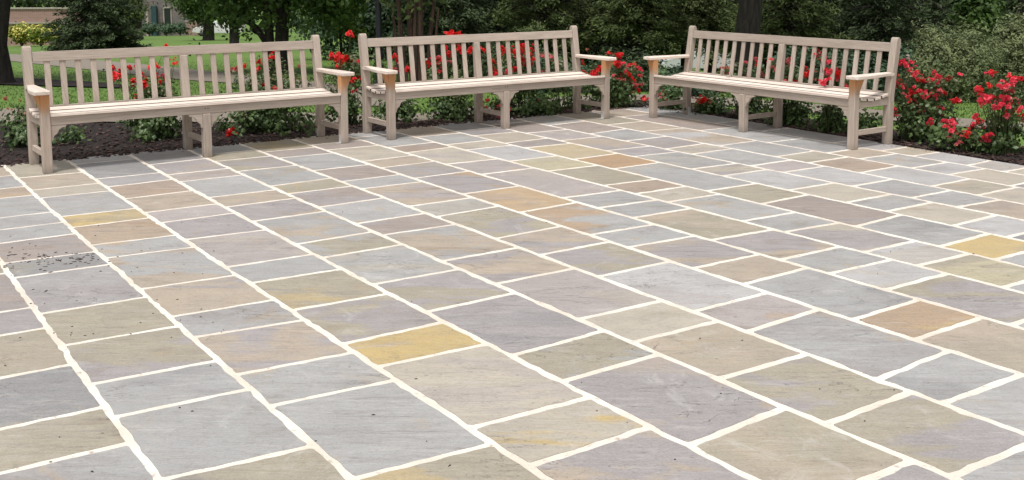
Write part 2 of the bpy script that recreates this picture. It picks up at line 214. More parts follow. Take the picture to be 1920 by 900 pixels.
('large rose bush covered in crimson clusters right beside the right bench',[3.493,9.312],[[0.03,0.0,0.5,0.26,0.24,0.16,0.5],[0.05,0.0,0.18,0.25,0.23,0.2,1.5],[-0.01,0.0,0.31,0.22,0.2,0.16,0.6]],[[-0.217,-0.074,0.701,'r'],[-0.211,-0.121,0.714,'r'],[-0.188,-0.121,0.701,'r'],[-0.171,-0.112,0.682,'r'],[-0.121,-0.038,0.671,'r'],[-0.114,-0.053,0.7,'r'],[-0.112,-0.11,0.691,'r'],[-0.169,-0.152,0.735,'w'],[-0.144,-0.118,0.633,'r'],[-0.14,-0.169,0.628,'r'],[-0.077,-0.061,0.605,'r'],[-0.044,-0.021,0.615,'r'],[-0.052,-0.105,0.604,'r'],[-0.057,-0.18,0.602,'r'],[-0.119,-0.155,0.587,'r'],[-0.083,-0.107,0.568,'r'],[0.017,-0.049,0.54,'r'],[0.056,-0.004,0.535,'r'],[-0.036,-0.105,0.545,'r'],[-0.188,0.0,0.54,'r'],[-0.181,-0.044,0.54,'r'],[-0.238,-0.092,0.522,'r'],[-0.211,-0.107,0.505,'r'],[-0.177,-0.076,0.484,'r'],[-0.132,-0.024,0.496,'p'],[-0.133,-0.095,0.472,'r'],[-0.085,-0.026,0.455,'p'],[-0.088,-0.085,0.448,'r'],[-0.085,-0.139,0.445,'r'],[-0.031,-0.066,0.446,'r'],[0.008,-0.026,0.423,'r'],[-0.029,-0.182,0.454,'r'],[0.028,-0.094,0.417,'r'],[0.05,-0.094,0.421,'r'],[0.118,0.02,0.394,'r'],[0.141,0.034,0.407,'r'],[-0.125,-0.106,0.396,'p'],[0.084,0.024,0.371,'p'],[0.089,-0.002,0.53,'r'],[0.061,-0.134,0.553,'r'],[0.102,-0.084,0.561,'r'],[0.091,-0.169,0.583,'r'],[0.181,0.003,0.575,'r'],[0.189,-0.034,0.561,'r'],[0.239,0.022,0.55,'r'],[0.252,-0.002,0.562,'r'],[0.133,-0.033,0.506,'r'],[0.163,-0.017,0.495,'r'],[0.131,-0.059,0.527,'r'],[0.117,-0.174,0.457,'p'],[0.188,-0.053,0.435,'r'],[0.098,-0.199,0.474,'p'],[0.227,-0.164,0.393,'r'],[0.314,-0.006,0.383,'r'],[0.258,-0.189,0.391,'r'],[0.241,-0.177,0.376,'r'],[-0.277,-0.175,0.314,'r'],[-0.179,0.02,0.252,'r'],[-0.231,-0.155,0.256,'p'],[-0.286,-0.194,0.262,'r'],[-0.027,0.01,0.474,'p'],[-0.195,-0.17,0.448,'p'],[-0.219,0.011,0.474,'r'],[0.035,-0.032,0.478,'p'],[0.125,0.009,0.345,'p']]),
('low rose bush with scattered red blooms between the two tall bushes on the right',[3.672,8.847],[[0.04,0.0,0.08,0.17,0.15,0.11,1.1],[-0.16,0.0,0.13,0.08,0.12,0.11,0.9]],[[-0.071,0.038,0.239,'r'],[-0.095,-0.055,0.23,'r'],[-0.081,-0.0,0.2,'r'],[-0.166,-0.191,0.206,'r'],[-0.065,-0.008,0.179,'r'],[0.017,-0.072,0.175,'r'],[0.055,-0.021,0.185,'r'],[-0.028,-0.173,0.168,'r'],[0.084,-0.013,0.201,'r'],[0.121,0.034,0.204,'r'],[-0.106,-0.185,0.175,'p'],[-0.048,-0.119,0.147,'p'],[-0.113,-0.059,0.121,'p'],[-0.065,0.007,0.12,'p'],[-0.084,-0.139,0.094,'p'],[-0.074,-0.155,0.105,'p'],[0.048,-0.138,0.315,'r'],[0.105,-0.046,0.294,'r'],[0.147,-0.012,0.254,'r'],[0.118,-0.102,0.249,'p'],[0.138,-0.108,0.215,'r']]),
('tall rose bush with red blooms at the far right end of the bed',[3.941,8.667],[[0.01,0.0,0.47,0.15,0.14,0.16,0.55],[0.0,0.0,0.16,0.17,0.15,0.19,1.3],[-0.14,0.0,0.08,0.09,0.12,0.09,0.9]],[[-0.191,-0.101,0.676,'r'],[-0.179,-0.112,0.669,'r'],[-0.155,-0.095,0.676,'r'],[-0.322,-0.179,0.55,'r'],[-0.257,-0.075,0.534,'r'],[-0.215,0.043,0.539,'r'],[-0.028,-0.097,0.65,'r'],[0.028,-0.013,0.629,'r'],[-0.022,-0.16,0.627,'r'],[0.007,-0.027,0.661,'r'],[0.072,-0.011,0.608,'r'],[0.083,-0.032,0.618,'r'],[0.086,-0.071,0.626,'r'],[0.096,-0.079,0.61,'r'],[-0.05,-0.039,0.598,'r'],[-0.004,0.024,0.583,'r'],[-0.116,-0.163,0.56,'r'],[-0.106,-0.176,0.57,'r'],[-0.001,-0.013,0.531,'r'],[0.045,0.029,0.505,'r'],[-0.01,-0.071,0.538,'r'],[0.007,-0.089,0.527,'r'],[-0.179,-0.02,0.46,'r'],[-0.261,-0.153,0.459,'r'],[-0.273,-0.133,0.456,'r'],[-0.22,-0.15,0.492,'r'],[-0.195,-0.054,0.421,'r'],[-0.204,-0.121,0.438,'r'],[-0.197,-0.142,0.449,'r'],[-0.114,-0.027,0.469,'r'],[-0.064,0.038,0.453,'r'],[-0.117,-0.126,0.485,'r'],[-0.053,-0.024,0.464,'r'],[-0.127,-0.097,0.443,'p'],[-0.018,0.013,0.43,'r'],[-0.023,-0.054,0.429,'r'],[-0.039,-0.133,0.456,'r'],[-0.028,-0.146,0.466,'r'],[-0.072,-0.194,0.492,'r'],[0.012,-0.08,0.433,'r'],[-0.119,-0.104,0.402,'r'],[-0.114,-0.157,0.408,'r'],[-0.048,-0.11,0.351,'r'],[-0.03,-0.119,0.34,'r'],[0.042,-0.006,0.342,'r'],[-0.058,-0.164,0.321,'p'],[-0.116,0.048,0.14,'r'],[-0.155,-0.08,0.147,'r'],[-0.176,-0.05,0.138,'r'],[-0.174,-0.083,0.173,'r'],[-0.161,0.009,0.103,'p'],[-0.101,0.005,0.155,'r'],[0.107,-0.061,0.323,'r'],[0.112,-0.08,0.313,'p'],[0.065,-0.02,0.587,'p']])]
# ------------------------------------------------------------------ ground structure
def grid_terrain():
    rs=[0,2,4,6,7,8,9,9.6,10.2,10.8,11.4,12,12.6,13.2,13.8,14.5,15.2,16,17,18,19.5,21,23,25,28,31,35,40,46,53,62,75,90,110,140,180,250,350,500]
    A=144; V=[(0,0,-.05)]; F=[]
    for r in rs[1:]:
        for j in range(A):
            a=2*math.pi*j/A; x,y=r*math.sin(a),r*math.cos(a); V.append((x,y,tz(x,y) if r<400 else tz(x,y)))
    me=bpy.data.meshes.new('lawn'); 
    for j in range(A): F.append((0,1+(j+1)%A,1+j))
    for i in range(len(rs)-2):
        for j in range(A):
            a=1+i*A+j; b=1+i*A+(j+1)%A; F.append((a,b,b+A,a+A))
    me.from_pydata(V,[],F); 
    for p in me.polygons: p.use_smooth=True
    return me
n=NB('lawn'); co=n.add('TexCoord').outputs['Object']
f1=n.noise(co,.35,3); f2=n.noise(n.mapping(co,(1,1,1)),22,6,.7); f3=n.noise(co,2.3,4)
c=n.mix(n.rng(f1,.35,.65),(.055,.120,.014),(.095,.175,.024)); c=n.mix(n.rng(f2,.3,.75),c,(.125,.205,.035)); c=n.mix(n.math('MULTIPLY',n.rng(f3,.5,.8),.35),c,(.040,.085,.012))
n.color(c); n.b.inputs['Roughness'].default_value=.9; n.bump(n.noise(co,60,4,.7),.35,.02); LAWN=n.m
tag(mesh_obj('lawn',grid_terrain(),LAWN),kind='structure')
def ribbon(name,pts,mat,dz,kind='structure',sub=6):
    """pts: list of (centre xy, half width)"""
    P=[]
    for i in range(len(pts)-1):
        for k in range(sub):
            t=k/sub; (a,wa),(b,wb)=pts[i],pts[i+1]; P.append((Vector(a)*(1-t)+Vector(b)*t,wa*(1-t)+wb*t))
    P.append((Vector(pts[-1][0]),pts[-1][1])); V=[];F=[]
    # smooth
    for _ in range(6):
        P=[P[0]]+[((P[i-1][0]+P[i][0]*2+P[i+1][0])/4,P[i][1]) for i in range(1,len(P)-1)]+[P[-1]]
    for i,(c,h) in enumerate(P):
        d=(P[min(i+1,len(P)-1)][0]-P[max(i-1,0)][0]).normalized(); nn=Vector((-d.y,d.x))
        for s in (-1,-.33,.33,1):
            q=c+nn*h*s; V.append((q.x,q.y,tz(q.x,q.y)+dz))
    for i in range(len(P)-1):
        for k in range(3): F.append((i*4+k,i*4+k+1,i*4+5+k,i*4+4+k))
    me=bpy.data.meshes.new(name); me.from_pydata(V,[],F); o=mesh_obj(name,me,mat); tag(o,kind=kind); return o
PATH=simple('path_concrete',(.21,.18,.145),.85,0,.12,3,.2)
def xy(px,py): p=at(px,py); return (p.x,p.y)
ribbon('footpath',[(xy(-500,88),.95),(xy(-150,98),.95),(xy(35,107.5),.95),(xy(180,122),.85),(xy(340,139.5),.7),(xy(430,149),.62),(xy(587,161),.42),(xy(660,178),.4),(xy(720,200),.4)],PATH,.012)
ribbon('walkway',[((-11,12.0),.55),((-8,11.65),.55),((-5.3,11.4),.55),((-3,11.2),.42),((-.9,10.95),.3),((.1,11.9),.4),((1.4,13.2),.45),((2.8,12.3),.4),((4.4,10.62),.3),((6.2,9.4),.4),((9,7.0),.4)],PATH,.016)
MULCHC=[(.036,.019,.016),(.012,.007,.006)]
n=NB('mulch'); co=n.add('TexCoord').outputs['Object']
v=n.add('TexVoronoi',ins={'Scale':38,'Randomness':1}); n.link(n.mapping(co,(1,.6,1),(0,0,.6)),v.inputs['Vector'])
c=n.mix(n.rng(v.outputs['Distance'],.0,.6),MULCHC[0],MULCHC[1]); c=n.mix(n.rng(n.noise(co,30,5,.7),.55,.75),c,(.07,.040,.034)); n.color(c); n.b.inputs['Roughness'].default_value=.95
n.bump(n.math('ADD',v.outputs['Distance'],n.noise(co,25,5)),.9,.03); MULCH=n.m
ribbon('tree_mulch',[(xy(-260,150),.9),(xy(-60,152),.75),(xy(60,156),.55),(xy(150,160),.42),(xy(235,166),.12)],MULCH,.02)
# patio frame: u across the long courses, s along them
TG=R_(33.85583); NU=Vector((math.cos(TG),math.sin(TG))); NS=Vector((-NU.y,NU.x)); ES=8.95
def W(u,s): return NU*u+NS*s
def lu(i,s):
    if i<0: return lu(0,s)+i*.468
    a,b,c,s0,s1=LINES[i]; s=min(max(s,s0-.3),s1+.1); return a*s*s+b*s+c
S0=-3.0; I0=-14
# mulch bed round the patio
def bed():
    pts=[]
    e=[W(-7,ES-.05),W(-4,ES-.05),W(-1,ES-.05),W(2,ES-.05),W(5,ES-.05),W(7.75,ES-.05),W(7.78,8.2),W(7.77,5.0),W(7.77,2.0),W(7.77,-1)]
    o=[W(-7,ES+1.3),(-7.2,10.9),(-4.9,10.8),(-2.5,10.72),(-.95,10.7),W(6.2,ES+.75),W(8.3,ES+.7),(2.3,12.2),(4.2,10.35),(5.9,9.1)]
    e[-1]=W(7.77,1.0); o[-1]=W(9.2,1.0); o[-2]=W(8.75,4.3)
    o[-3]=W(8.6,7.5)
    V=[];F=[]; m=6
    for a,b in zip(e,o):
        a=Vector(a);b=Vector(b)
        for k in range(m+1):
            t=k/m; q=a.lerp(b,t); z=-.022+.03*math.sin(math.pi*t)-.02*t; V.append((q.x,q.y,max(z,tz(q.x,q.y)+.008)))
    for i in range(len(e)-1):
        for k in range(m): j=i*(m+1)+k; F.append((j,j+1,j+m+2,j+m+1))
    me=bpy.data.meshes.new('mulch_bed'); me.from_pydata(V,[],F); return me,e,o
bm_,be,bo=bed(); BED=mesh_obj('mulch_bed',bm_,MULCH); tag(BED,kind='structure')
# bark chips
rg=np.random.default_rng(5)
def chips(N):
    parts=[]; L=[]
    lens=[(Vector(be[i+1])-Vector(be[i])).length for i in range(len(be)-1)]
    V=np.zeros((N*8,3));F=np.zeros((N*6,4),int);R=np.zeros(N*6)
    tot=sum(lens); fc=np.array([(0,1,3,2),(4,6,7,5),(0,4,5,1),(2,3,7,6),(0,2,6,4),(1,5,7,3)])
    for q in range(N):
        t=rg.random()*tot; i=0
        while t>lens[i]: t-=lens[i]; i+=1
        t/=lens[i]; a=Vector(be[i]).lerp(Vector(be[i+1]),t); b=Vector(bo[i]).lerp(Vector(bo[i+1]),t)
        k=rg.random()**1.7; p=a.lerp(b,k*1.0-.03*rg.random()**3-.004); z=max(-.018+.03*math.sin(math.pi*k)-.02*k,-.002 if k<.035 else -9)
        l,wd,th=rg.uniform(.015,.055),rg.uniform(.008,.02),rg.uniform(.003,.008)
        E=Matrix.Rotation(rg.uniform(0,6.28),3,'Z')@Matrix.Rotation(rg.normal(0,.35),3,'X')@Matrix.Rotation(rg.normal(0,.3),3,'Y')
        j=0
        for x in (-l/2,l/2):
            for y in (-wd/2,wd/2):
                for zz in (-th/2,th/2):
                    v=E@Vector((x*(1 if y<0 else .8),y,zz)); V[q*8+j]=(p.x+v.x,p.y+v.y,z+.006+v.z); j+=1
        F[q*6:q*6+6]=fc+q*8; R[q*6:q*6+6]=rg.random()
    return npmesh('bark_chips',V,F,R)
n=NB('bark'); r=n.attr('rnd').outputs['Fac']; co=n.add('TexCoord').outputs['Object']
cr=n.add('ValToRGB'); n.link(r,cr.inputs[0]); el=cr.color_ramp.elements
el[0].color=(.016,.009,.007,1); el[1].color=(.15,.09,.075,1); el[1].position=1
for p_,c_ in ((.45,(.040,.021,.017)),(.85,(.070,.038,.031))): e_=el.new(p_); e_.color=(*c_,1)
n.color(cr.outputs[0]); n.b.inputs['Roughness'].default_value=.9; BARKCHIP=n.m
tag(mesh_obj('bark_chips',chips(9000),BARKCHIP),'dark brown shredded bark chips lying on the mulch bed','bark mulch',kind='stuff')
# ------------------------------------------------------------------ patio
n=NB('mortar'); co=n.add('TexCoord').outputs['Object']
c=n.mix(n.rng(n.noise(co,3,5),.35,.7),(.78,.73,.655),(.66,.58,.49)); c=n.mix(n.rng(n.noise(co,26,5,.65),.56,.74),c,(.40,.33,.27)); c=n.mix(n.rng(n.noise(co,1.3,4,.6),.48,.7,0,.6),c,(.60,.545,.475)); n.color(c)
n.b.inputs['Roughness'].default_value=.9; n.bump(n.noise(co,70,5,.7),.6,.008); MORTAR=n.m
mp=[W(lu(I0,ES),ES),W(lu(I0,S0),S0),W(7.765,S0)]+[W(lu(15,s)-.012,s) for s in np.linspace(3,ES,14)]
V=[(p.x,p.y,0.) for p in mp]+[(p.x,p.y,-.12) for p in mp]; k=len(mp)
F=[tuple(range(k))]+[(i,i+k,(i+1)%k+k,(i+1)%k) for i in range(k)]
me=bpy.data.meshes.new('patio_mortar'); me.from_pydata(V,[],F); me.update()
if me.polygons[0].normal.z<0: me.flip_normals()
tag(mesh_obj('patio_mortar',me,MORTAR),kind='structure')
TONE={'B':(.364,.366,.364),'b':(.235,.235,.242),'W':(.455,.450,.450),'P':(.318,.294,.300),'p':(.395,.350,.340),'K':(.325,.268,.238),
 'T':(.425,.348,.265),'t':(.455,.408,.330),'G':(.345,.305,.222),'Y':(.53,.385,.14),'O':(.41,.285,.175),'y':(.47,.42,.27),'o':(.50,.35,.19)}
def tone(c):
    k=TONE[c[0]]; 
    if c.endswith('+'): k=(k[0]*1.1,k[1]*.98,k[2]*.78)
    if c.endswith('-'): k=tuple(.5*a+.5*b for a,b in zip(k,TONE['t' if c[0]=='Y' else 'K']))
    return k
rp=random.Random(11)
SV=[];SF=[];SC1=[];SC2=[];SR=[];SM=[]
def joint_w(k,cross):
    if cross: return .024 if k<=1 else (.029 if k<=6 else .033)
    return .024 if k<=1 else (.029 if k<=4 else .033)
def stone(k,sa0,sa1,sb0,sb1,code):
    """far joint (sa0 left, sa1 right), near joint (sb0, sb1)"""
    jc=joint_w(k,True)/2; jl=joint_w(k,False)/2
    A=[]
    def edge(fn,m):
        for i in range(m): A.append(fn(i/m))
    m1=max(5,int(.46/.05)); ln=max(.1,sa0-sb0); m2=max(4,int(ln/.05)); ph=rp.random()*9
    jit=lambda a: rp.gauss(0,a)
    uL=lambda s: lu(k,s)+jl+jit(.0030)+.0014*math.sin(s*14+ph); uR=lambda s: lu(k+1,s)-jl+jit(.0030)+.0014*math.sin(s*11+ph)
    cr_=.012
    def far(t): u=lu(k,sa0)*(1-t)+lu(k+1,sa1)*t; s=sa0*(1-t)+sa1*t-jc; return s
    def near(t): return sb0*(1-t)+sb1*t+jc
    pts=[]
    for i in range(1,m1): t=i/m1; s=far(t); pts.append((lu(k,s)+jl+(lu(k+1,s)-lu(k,s)-2*jl)*t,s+jit(.0025)))
    s0,s1=far(1),near(1)
    pts.append((lu(k+1,s0)-jl-cr_*.5,s0-.002)); 
    for i in range(m2+1): s=s0+(s1-s0)*(.02+.96*i/m2); pts.append((uR(s),s))
    pts.append((lu(k+1,s1)-jl-cr_*.5,s1+.002))
    for i in range(m1-1,0,-1): t=i/m1; s=near(t); pts.append((lu(k,s)+jl+(lu(k+1,s)-lu(k,s)-2*jl)*t,s+jit(.0025)))
    s0,s1=near(0),far(0)
    pts.append((lu(k,s0)+jl+cr_*.5,s0+.002))
    for i in range(m2+1): s=s0+(s1-s0)*(.02+.96*i/m2); pts.append((uL(s),s))
    pts.append((lu(k,s1)+jl+cr_*.5,s1-.002))
    b=len(SV); z=rp.uniform(.0010,.0022); N=len(pts); P=[W(*q) for q in pts]; c=sum(P,Vector((0,0)))/N
    tx,ty=rp.gauss(0,.0007),rp.gauss(0,.0007); zz=lambda p: z+(p.x-c.x)*tx+(p.y-c.y)*ty
    for p in P: q=p+(c-p).normalized()*.003; SV.append((q.x,q.y,zz(p)))
    for p in P: SV.append((p.x,p.y,zz(p)-.003))
    for p in P: SV.append((p.x,p.y,z-.02))
    fs=[tuple(range(b+N-1,b-1,-1))]
    for i in range(N):
        j=(i+1)%N; fs.append((b+i,b+j,b+N+j,b+N+i)); fs.append((b+N+i,b+N+j,b+2*N+j,b+2*N+i))
    SF.extend(fs)
    cc=code.split('/'); v=rp.uniform(.95,1.06); v*=.955; c1=tuple(x*v for x in tone(cc[0]))
    c2=tuple(x*.955 for x in tone(cc[1])) if len(cc)>1 else tuple(.45*p+.55*q*.92 for p,q in zip(c1,tone(rp.choice({'B':'bPtW','b':'PGB','W':'Bpt','P':'KbBT','p':'PtT','K':'PTO','T':'KPGt','t':'TpG','G':'TbtY','Y':'OGt','O':'YKT','y':'tGY','o':'KOT'}[cc[0][0]]))))
    th=.5 if len(cc)>1 else rp.uniform(.5,.6); r=(rp.uniform(-30,30),rp.uniform(-30,30),th)
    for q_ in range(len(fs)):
        g_=1 if q_==0 else .74; SC1.append((*[x*g_ for x in c1],1)); SC2.append((*[x*g_ for x in c2],1)); SR.append(r)  # rim and side faces darker: painted shadow line along the mortar, plus grime
KEYS='BBBPPpTTtGKGBWKOPTtBG'
for k in range(I0,15):
    if k in COURSES: js,codes=COURSES[k]; js=list(js); codes=codes.split()
    else: js,codes=[],[]
    if not js:
        s=ES-rp.uniform(.2,.6); js=[(s,s)]; codes=[rp.choice(KEYS),rp.choice(KEYS)]
    top=ES+ (rp.uniform(-.01,.01))
    js=[(top,top)]+js
    while js[-1][0]>S0+.3:
        s=js[-1][0]-rp.choice([13,19,19,25,25,37])*.0254; js.append((s,s))
    while len(codes)<len(js)-1: codes.append(rp.choice(KEYS))
    for i in range(len(js)-1):
        a,b=js[i],js[i+1]; d1=joint_w(k,True)/2 if i==0 else 0
        stone(k,a[0]+d1,a[1]+d1,b[0],b[1],codes[i])
me=bpy.data.meshes.new('patio_flagstones'); me.from_pydata(SV,[],SF); me.update()
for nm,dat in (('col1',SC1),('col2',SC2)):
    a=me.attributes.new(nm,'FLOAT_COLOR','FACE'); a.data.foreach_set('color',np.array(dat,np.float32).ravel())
a=me.attributes.new('off','FLOAT_VECTOR','FACE'); a.data.foreach_set('vector',np.array(SR,np.float32).ravel())
n=NB('flagstone'); co=n.add('TexCoord').outputs['Object']; off=n.attr('off').outputs['Vector']
p_=n.vadd(co,off); sep=n.add('SeparateXYZ'); n.link(off,sep.inputs[0])
big=n.noise(n.mapping(p_,(.8,1.9,1),(0,0,.25)),1.25,4,.55,.6); brk=n.noise(n.mapping(p_,(1,2.4,1)),9,5,.65,.5); fac=n.rng(n.math('SUBTRACT',n.math('ADD',big,n.math('MULTIPLY_ADD',brk,.16,-.08)),sep.outputs['Z']),-.035,.045); fac=n.math('MULTIPLY',fac,n.rng(brk,.2,.6,.72,1))
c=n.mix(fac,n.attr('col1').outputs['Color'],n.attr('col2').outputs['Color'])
mot=n.noise(p_,4.5,6,.6,.4); c=n.mix(n.rng(mot,.32,.70,.0,.55),c,n.mix(.45,c,(.17,.155,.15)),'MIX')
st=n.noise(n.mapping(p_,(2.2,16,1),(0,0,.12)),1.6,6,.7,.7); sv=n.math('FRACT',n.math('MULTIPLY',sep.outputs['X'],3.7)); sv2=n.math('FRACT',n.math('MULTIPLY',sep.outputs['Y'],5.3)); c=n.mix(n.math('MULTIPLY',n.rng(st,.46,.8,0,.75),n.rng(sv,.1,1,.12,1)),c,(.15,.13,.125))
st2=n.noise(n.mapping(p_,(2.0,9,1),(0,0,-.1)),2.6,5,.65,.5); c=n.mix(n.rng(st2,.5,.78,0,.32),c,(.56,.53,.50))
fn=n.noise(co,150,3,.6); c=n.mix(n.rng(fn,.25,.75,0,.2),c,(.62,.60,.58)); fd=n.noise(p_,58,4,.7); c=n.mix(n.rng(fd,.5,.72,0,.32),c,(.16,.14,.13)); 
bl=n.noise(n.mapping(p_,(1,1.5,1)),2.6,7,.68,1.3); c=n.mix(n.math('MULTIPLY',n.rng(bl,.5,.66,0,.62),sv2),c,n.mix(.6,c,(.20,.155,.115))); bl2=n.noise(n.mapping(p_,(1.3,1,1)),3.4,7,.7,1.6); c=n.mix(n.math('MULTIPLY',n.rng(bl2,.55,.68,0,.55),n.rng(sv,0,1,1,.2)),c,n.mix(.5,c,(.62,.60,.57))); rust=n.noise(p_,2.1,5,.6,1.2); c=n.mix(n.rng(rust,.60,.78,0,.5),c,(.44,.30,.14))
ck=n.noise(n.mapping(p_,(1.2,3.4,1),(0,0,.2)),1.9,5,.6,1.0); line=n.rng(n.math('ABSOLUTE',n.math('SUBTRACT',ck,.5)),.0,.0045,1,0)
msk=n.rng(n.noise(p_,1.9,2),.54,.60); c=n.mix(n.math('MULTIPLY',n.math('MULTIPLY',line,msk),.6),c,(.08,.07,.065))
pit=n.rng(n.noise(co,34,2),.73,.76); c=n.mix(n.math('MULTIPLY',pit,.5),c,(.07,.06,.055))
n.color(c); n.link(n.rng(st,.3,.8,.42,.6),n.b.inputs['Roughness'])
h=n.math('ADD',n.math('MULTIPLY',st,.8),n.math('MULTIPLY',n.noise(co,45,4,.6),.3)); h=n.math('SUBTRACT',h,n.math('MULTIPLY',n.math('MULTIPLY',line,msk),.5)); n.bump(h,.7,.009)
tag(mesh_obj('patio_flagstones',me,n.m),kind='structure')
# leaf litter and twigs
def litter():
    rl=random.Random(4); parts=[]
    spots=[]
    for _ in range(75): spots.append((rl.gauss(70,60),487+rl.gauss(0,11)-.06*rl.gauss(0,30)))
    for _ in range(16): spots.append((rl.gauss(150,12),488+rl.gauss(0,5)))
    for _ in range(44): spots.append((rl.uniform(10,420),rl.uniform(440,640)))
    for _ in range(24): spots.append((rl.uniform(60,1900),rl.uniform(330,890)))
    spots+=[(395,687),(337,766),(21,517),(62,544),(87,546),(152,550),(10,687),(700,779),(800,829),(843,875),(1119,772),(1176,794),(1537,731),(500,200)][:13]
    V=[];F=[];R=[]
    for _ in range(170):
        if rl.random()<.6: s_=ES-abs(rl.gauss(0,.10))-.01; spots.append(W(rl.uniform(0.5,7.6),s_))
        else: s_=rl.uniform(4,ES); spots.append(W(lu(15,s_)-.03-abs(rl.gauss(0,.08)),s_))
    for q,(px,py) in enumerate(spots):
        d=fw+rt*((px-960)/FPX)+up*((CPY-py)/FPX); p=Vector((0,0,1.4722))+d*(1.4722/-d.z) if px>30 or py>200 else Vector((px,py,0))
        if q<91: l,wd=rl.uniform(.006,.026),rl.uniform(.003,.007)
        else: l,wd=rl.uniform(.004,.013),rl.uniform(.0015,.003)
        a=rl.gauss(.15,.5); ca,sa=math.cos(a),math.sin(a); b=len(V); h=rl.uniform(.0005,.002)
        for x,y,z in ((-l/2,0,.004),(-.1*l,-wd/2,.004+h*.5),(l/2,.1*wd,.0045),(0,wd/2,.004+h),(-l/2,0,.002),(-.1*l,-wd/2,.002),(l/2,.1*wd,.002),(0,wd/2,.002)):
            V.append((p.x+x*ca-y*sa,p.y+x*sa+y*ca,z))
        F+=[(b,b+1,b+2,b+3),(b+7,b+6,b+5,b+4)]+[(b+i,b+4+i,b+4+(i+1)%4,b+(i+1)%4) for i in range(4)]; R+=[rl.random()]*6
    return npmesh('leaf_litter',V,F,R)
n=NB('litter'); n.color(n.mix(n.attr('rnd').outputs['Fac'],(.025,.020,.017),(.11,.08,.055))); n.b.inputs['Roughness'].default_value=.9
tag(mesh_obj('leaf_litter',litter(),n.m),'dark bits of twig and dead leaf scattered over the flagstones','leaf litter',kind='stuff')
# ------------------------------------------------------------------ benches
def wood_mat(name,orange,k=1.0):
    n=NB(name); uv=n.attr('grain').outputs['Vector']; co=n.add('TexCoord').outputs['Object']
    g=n.noise(n.mapping(uv,(1.3,28,1)),3.2,6,.65,.5); g2=n.noise(n.mapping(uv,(.9,9,1)),2.0,4,.6,.9); g3=n.noise(n.mapping(uv,(5,130,1)),1.5,3,.6)
    c=n.mix(n.rng(g2,.3,.7),(.40,.338,.287),(.50,.428,.372)); c=n.mix(n.rng(g,.42,.75,0,.6),c,(.27,.205,.165)); c=n.mix(n.rng(g3,.48,.75,0,.42),c,(.21,.16,.135))
    b=n.noise(co,2.2,4,.6); c=n.mix(n.rng(b,.52,.75,0,.5),c,(.49,.375,.305)); c=n.mix(n.rng(n.noise(co,5,3),.6,.8,0,.35),c,(.40,.375,.35))
    h=n.noise(co,7,3); 
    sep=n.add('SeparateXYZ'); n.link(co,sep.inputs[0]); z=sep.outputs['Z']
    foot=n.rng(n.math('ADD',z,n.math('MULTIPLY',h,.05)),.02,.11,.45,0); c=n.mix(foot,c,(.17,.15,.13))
    if orange:
        m=n.rng(n.math('ADD',z,n.math('MULTIPLY',n.noise(n.mapping(co,(14,14,3)),1,3),.12)),.46,.60,0,.95); c=n.mix(m,c,(.52,.25,.10))
    ri=n.add('ObjectInfo').outputs['Random']; kv=n.rng(ri,0,1,k*.88,k*1.08,False); cc_=n.add('CombineColor',ins={0:kv,1:n.math('MULTIPLY',kv,.99 if k<1.2 else 1.02),2:n.math('MULTIPLY',kv,.97 if k<1.2 else 1.04)}); c=n.mix(1,c,cc_.outputs[0],'MULTIPLY'); n.color(c); n.b.inputs['Roughness'].default_value=.72; n.bump(n.math('ADD',g,n.math('MULTIPLY',g3,.5)),.35,.004); return n.m
WOOD=wood_mat('weathered_wood',False,1.0); LEGW=wood_mat('weathered_leg_wood',True,.97); PALEW=wood_mat('bleached_toplit_wood',False,1.68); DARKEDGE=simple('shaded_grimy_edge_wood',(.07,.055,.05),.9)  # pale set: bleaching plus painted top light; edge set: grime plus painted gap shade
STEEL=simple('galvanised_steel',(.75,.74,.72),.45,.6,.1,30); DSTEEL=simple('dark_steel',(.03,.03,.035),.5,.3,.2,30)
L=2.44; PX=.064; D=.4615
def back_v(z): return D+(0 if z<.40 else (z-.40)/.497*.068)
